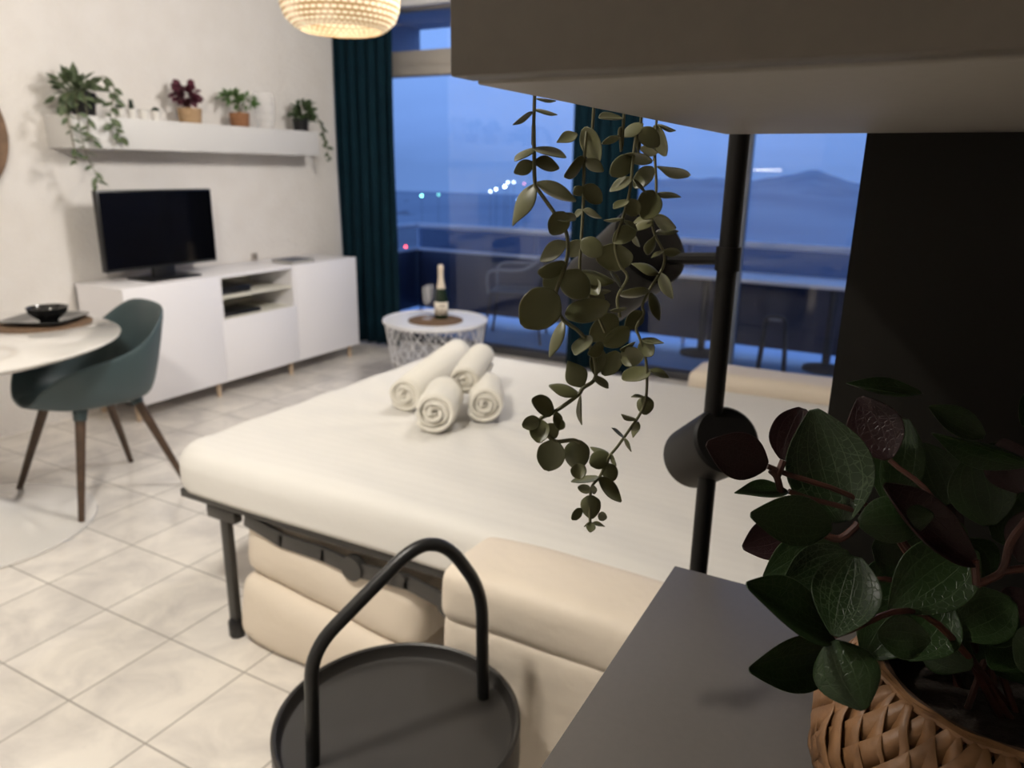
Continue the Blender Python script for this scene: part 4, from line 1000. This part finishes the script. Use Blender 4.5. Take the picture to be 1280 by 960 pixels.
# colour, base x y, tip x y, apparent width, distance, depth change to tip, cup, outline
BL = [
 ('r',268,236,120,180,112,.50,-.01,.10,'o'),('r',306,222,352,95,104,.53,.01,.10,'r'),('g',450,372,378,97,196,.50,.01,.22,'o'),('d',425,378,225,352,118,.46,-.02,.10,'o'),
 ('d',485,372,668,352,112,.45,.0,-.16,'o'),('d',318,296,187,300,44,.50,-.01,.25,'p'),('r',330,395,207,432,96,.51,.0,.12,'o'),('d',440,420,258,505,120,.50,.0,.10,'o'),
 ('g',468,448,305,520,112,.47,-.01,.12,'o'),('g',480,450,428,645,150,.45,-.03,.14,'o'),('d',430,642,215,520,108,.44,-.03,.16,'o'),('d',438,690,222,724,122,.46,-.03,.28,'o'),
 ('d',420,655,500,822,150,.43,-.02,-.14,'o'),('d',765,430,560,585,160,.48,-.01,.16,'o'),('d',530,640,660,650,104,.46,.0,.12,'o'),('r',560,220,490,68,126,.55,.02,.10,'o'),
 ('d',790,165,655,92,66,.52,.0,.20,'o'),('d',900,235,660,155,60,.48,.0,.3,'p'),('r',770,470,545,280,96,.45,-.01,.30,'o'),('d',640,60,455,36,34,.56,.0,.3,'p'),
 ('d',560,330,600,120,120,.56,.02,.12,'o'),('d',700,330,640,180,130,.56,.02,.12,'o'),('d',800,380,760,200,140,.54,.0,.12,'o'),('r',880,300,830,170,120,.52,.0,.12,'o'),
 ('d',860,560,700,640,130,.50,-.01,.12,'o'),('d',600,560,500,700,130,.52,.0,.12,'o'),('r',880,470,940,330,120,.50,.0,.14,'o'),('d',900,520,1010,420,140,.50,.0,.14,'o'),
 ('d',820,420,960,200,150,.55,.02,.12,'o'),('d',700,480,620,330,150,.55,.0,.12,'o'),('d',640,500,480,560,140,.54,.0,.12,'o'),('d',860,640,980,700,140,.47,-.02,.12,'o'),
 ('d',780,600,900,760,130,.52,-.02,-.12,'o'),('r',620,430,720,300,120,.57,.0,.12,'o'),('d',520,420,640,470,120,.53,.0,.12,'o'),('d',400,520,340,620,110,.52,.0,.12,'o'),
 ('d',700,560,600,700,140,.50,-.02,.12,'o'),('d',740,640,860,560,140,.50,.0,.12,'o'),('d',640,640,760,720,120,.51,-.02,-.1,'o'),('d',560,600,640,520,130,.54,.0,.12,'o'),('r',820,600,930,560,110,.53,.0,.1,'o'),
 ('d',700,420,800,520,150,.56,.0,.12,'o'),('d',900,640,800,720,120,.50,-.02,.12,'o'),
 ('d',880,140,980,60,110,.56,.02,.12,'o'),('d',760,260,880,190,90,.58,.02,.12,'o')]
bb = {'g': bm_new(), 'd': bm_new(), 'r': bm_new()}; bs = bm_new(); rnd = random.Random(91)
crown = BC + Vector((.0, .0, BH+.03))
for i, (k, x0, y0, x1, y1, w, t0, dt, cup, s) in enumerate(BL):
    B, T = at(*c8(x0, y0), t0), at(*c8(x1, y1), t0+dt)
    wapp = w/1.92*t0/FPX; L = (T-B).length; W0 = max(wapp, .46*L); ang = math.acos(min(wapp/W0, 1))*rnd.choice((-1, 1))
    v = -(ray(*c8(x0, y0))).normalized(); ax = (T-B).normalized(); v = (v-ax*v.dot(ax)).normalized()
    leaf(bb[k], B, T, W0*1.04, Matrix.Rotation(ang, 3, ax) @ v, cup, rnd.uniform(-.06, .10), SH[s], 10)
    mid = crown.lerp(B, .55) + Vector((rnd.uniform(-.008, .008), .012, .01))
    if i % 5 == 0: tube(bs, smooth_path([BC + Vector((rnd.uniform(-.02, .02), rnd.uniform(-.02, .02), BH-.03)), mid, B], 6), [.0024]*6+[.0019]*7, 7)
for pts in ([(770, 520), (830, 488), (850, 420), (890, 365)], [(830, 488), (890, 480)], [(770, 520), (765, 460)], [(275, 245), (290, 262), (300, 300)], [(290, 262), (306, 222)], [(400, 400), (440, 410), (475, 385), (485, 372)]):
    tube(bs, smooth_path([at(*c8(x, y), .452) if x > 500 else at(*c8(x, y), .50 if x < 380 else .465) for x, y in pts], 5), .0024, 8)
part('stems', bs, STEMR, bp_)
for k, m, n in (('g', BIGG, 'striped_leaves'), ('d', BIGD, 'green_leaves'), ('r', BIGR, 'burgundy_leaves')):
    o = part(n, bb[k], m, bp_, {'g': 'dark green leaves with pale stripes', 'd': 'plain dark green leaves', 'r': 'dark burgundy leaves'}[k], auto=None); solidify(o, .0006, 0); subsurf(o, 1)

# ------------------------------------------------------------------ balcony furniture; stool and table top stand in for window reflections
def balcony_chair(c, ang, label, pale):
    R = Matrix.Rotation(ang, 4, 'Z'); c = Vector(c)
    def W(x, y, z): return (R @ Vector((x, y, z))) + c
    t = thing('balcony_chair', label, 'chair', c, 'balcony chairs')
    b = bm_new(); rows = []
    for i in range(9):
        for_row = [b.verts.new(W(-.20+.40*j/8, -.20+.40*i/8, .40 - .018*math.sin(PI*j/8)*math.sin(PI*i/8))) for j in range(9)]; rows.append(for_row)
    for i in range(8):
        for j in range(8): b.faces.new((rows[i][j], rows[i][j+1], rows[i+1][j+1], rows[i+1][j]))
    o = part('seat', b, BDARK, t, auto=None); solidify(o, .012)
    b = bm_new(); tube(b, smooth_path([W(.22, -.20, .40), W(.25, -.18, .58), W(.25, .08, .60), W(.18, .24, .70), W(0, .28, .74), W(-.18, .24, .70), W(-.25, .08, .60), W(-.25, -.18, .58), W(-.22, -.20, .40)], 6), .012, 8); part('arm_loop', b, pale, t)
    b = bm_new()
    for k in range(7):
        x = -.15+.05*k; tube(b, [W(x, .19, .40), W(x*1.05, .265-.3*x*x, .725-.9*x*x)], .005, 6)
    part('backrest', b, BDARK, t)
    for sx in (-1, 1):
        for sy in (-1, 1):
            b = bm_new(); tube(b, [W(sx*.24, sy*.24, -.01), W(sx*.18, sy*.18, .40)], .011, 8); part('leg', b, BDARK, t)
balcony_chair((-2.93, 5.46, 0), math.radians(-70), 'dark metal armchair out on the balcony behind the side table', BPALE)
t = thing('reflection_stool', 'narrow black tube frame standing in for a window reflection right of the lamp pole', 'stool', (-.80, 5.30, -.01))  # added frame in place of the tray handle reflected in the window
for y, h in ((5.27, .43), (5.33, .40)):
    b = bm_new(); tube(b, fillet([(-.90, y, -.01), (-.875, y, h), (-.745, y, h), (-.72, y, -.01)], .05), .013, 8); part('frame', b, BDARK, t)
b = bm_new(); box(b, -.86, -.76, 5.26, 5.34, .40, .425, .008); part('seat', b, BPALE, t)
t = thing('reflection_table', 'balcony table whose white top stands in for a window reflection', 'table', (-1.15, 5.72, 0))
b = bm_new(); box(b, -1.65, -.25, 5.55, 5.93, .60, .63, .01); part('tabletop', b, WHITEM, t)  # white slab stands in for the bed reflected in the window
for x in (-1.42, -.5):
    b = bm_new(); tube(b, [(x, 5.74, 0), (x, 5.74, .60)], .03, 12); lathe(b, [(.16, -.01), (.16, .008), (.03, .03)], (x, 5.74, 0), 24); part('pedestal', b, BDARK, t)

# ------------------------------------------------------------------ kitchen strip light behind the camera, unseen ceiling lamps
kc = thing('kitchen_wall_cabinet', 'white kitchen wall cabinet on the wall facing the window', 'cabinet', (-2.05, -1.35, 1.44))
b = bm_new(); box(b, -2.75, -1.35, -1.648, -1.32, 1.44, 2.15, .002); part('carcass', b, WHITE, kc)
for x0, x1 in ((-2.75, -2.052), (-2.048, -1.35)):
    b = bm_new(); box(b, x0, x1, -1.318, -1.30, 1.435, 2.15, .002); part('door', b, WHITE, kc)
b = bm_new(); box(b, -2.38, -1.86, -1.36, -1.325, 1.428, 1.44, .002); sl = part('strip_light', b, WHITEM, kc, 'lit strip lamp under the cabinet')
b = bm_new(); box(b, -2.37, -1.87, -1.358, -1.322, 1.405, 1.428, .004); part('tube', b, emit_mat('strip_glow', (1, .92, .78), 20), sl)

def ceiling_spot(x, y, aim, power, col, size, label):  # lamps out of view; tilted spot heads added to brighten wall and floor
    t = thing('unseen_spotlight', label, 'lamp', (x, y, ZC), 'unseen ceiling spotlights')
    b = bm_new(); lathe(b, [(.055, 0), (.06, -.005), (.06, -.022), (.02, -.026)], (x, y, ZC), 32); part('canopy', b, WHITEM, t)
    a = Vector(aim).normalized(); c = Vector((x, y, ZC-.13))
    b = bm_new(); tube(b, [(x, y, ZC-.02), c], .009, 10); part('stem', b, WHITEM, t)
    m = axis_mtx(a)
    b = bm_new(); lathe(b, [(.03, -.075), (.055, -.06), (.07, .0), (.125, .055), (.125, .062), (.118, .062), (.066, .0), (.0001, -.01)], c, 36, m, cap1=False); part('head', b, WHITEM, t)
    b = bm_new(); lathe(b, [(.112, .050), (.08, .056), (.0001, .058)], c, 32, m, cap0=False, cap1=False); part('diffuser', b, emit_mat('diffuser_glow', col, 4), t)
    l = bpy.data.lights.new('ceiling_spot_light', 'AREA'); l.shape = 'DISK'; l.size = size; l.energy = power; l.color = col
    o = bpy.data.objects.new('ceiling_spot_light', l); C.objects.link(o)
    o.matrix_world = Matrix.Translation(c + a*.07) @ axis_mtx(-a)
WARM = (1, .935, .84); WARM1 = (1, .95, .90); WARM2 = (1, .90, .76)
ceiling_spot(-1.15, 3.00, (-1, -.05, -.25), 46, WARM1, .5, 'unseen ceiling lamp over the bed, tilted to brighten the cream wall')
ceiling_spot(-1.02, .28, (-.62, .10, -1), 46, WARM, .22, 'unseen ceiling lamp tilted to brighten the floor by the tray table')
ceiling_spot(-2.60, 1.05, (-1, -.1, -.30), 8, WARM2, .22, 'unseen ceiling lamp tilted to brighten the wall by the dining table')
pl = bpy.data.lights.new('pendant_light', 'POINT'); pl.energy = 2.5; pl.color = (1, .94, .82); pl.shadow_soft_size = .06
po = bpy.data.objects.new('pendant_light', pl); C.objects.link(po); po.location = (PX, PY, PZ-.015)

# ------------------------------------------------------------------ dusk sky
w = bpy.data.worlds.new('dusk'); bpy.context.scene.world = w; w.use_nodes = True; nt = w.node_tree
bg = nt.nodes['Background']; tc = nt.nodes.new('ShaderNodeTexCoord'); sp = nt.nodes.new('ShaderNodeSeparateXYZ'); nt.links.new(tc.outputs['Generated'], sp.inputs[0])
nz = N(nt, 'ShaderNodeTexNoise', Scale=3.2, Detail=5); mp = nt.nodes.new('ShaderNodeMapping'); mp.inputs['Scale'].default_value = (1, 1, 5)
nt.links.new(tc.outputs['Generated'], mp.inputs['Vector']); nt.links.new(mp.outputs['Vector'], nz.inputs['Vector'])
ad = nt.nodes.new('ShaderNodeMath'); ad.operation = 'MULTIPLY_ADD'; ad.inputs[1].default_value = .10; nt.links.new(nz.outputs['Fac'], ad.inputs[0])
sb_ = nt.nodes.new('ShaderNodeMath'); sb_.operation = 'SUBTRACT'; sb_.inputs[1].default_value = .05; nt.links.new(sp.outputs['Z'], sb_.inputs[0]); nt.links.new(sb_.outputs[0], ad.inputs[2])
cr = nt.nodes.new('ShaderNodeValToRGB'); nt.links.new(ad.outputs[0], cr.inputs['Fac']); el = cr.color_ramp.elements
el[0].position = 0; el[0].color = (.15, .29, .68, 1); el[1].position = .5; el[1].color = (.26, .50, 1.12, 1)
for ps, c_ in ((.05, (.19, .36, .84, 1)), (.13, (.26, .48, 1.08, 1)), (.25, (.28, .52, 1.14, 1))):
    e = cr.color_ramp.elements.new(ps); e.color = c_
nt.links.new(cr.outputs['Color'], bg.inputs['Color']); bg.inputs['Strength'].default_value = 1.0

sc = bpy.context.scene
sc.view_settings.view_transform = 'Standard'; sc.view_settings.look = 'None'; sc.view_settings.exposure = 0; sc.view_settings.gamma = 1
sc.view_settings.use_curve_mapping = False
sc.cycles.use_denoising = True
sc.cycles.max_bounces = 10; sc.cycles.transparent_max_bounces = 24; sc.cycles.diffuse_bounces = 5
sc.cycles.sample_clamp_indirect = 6
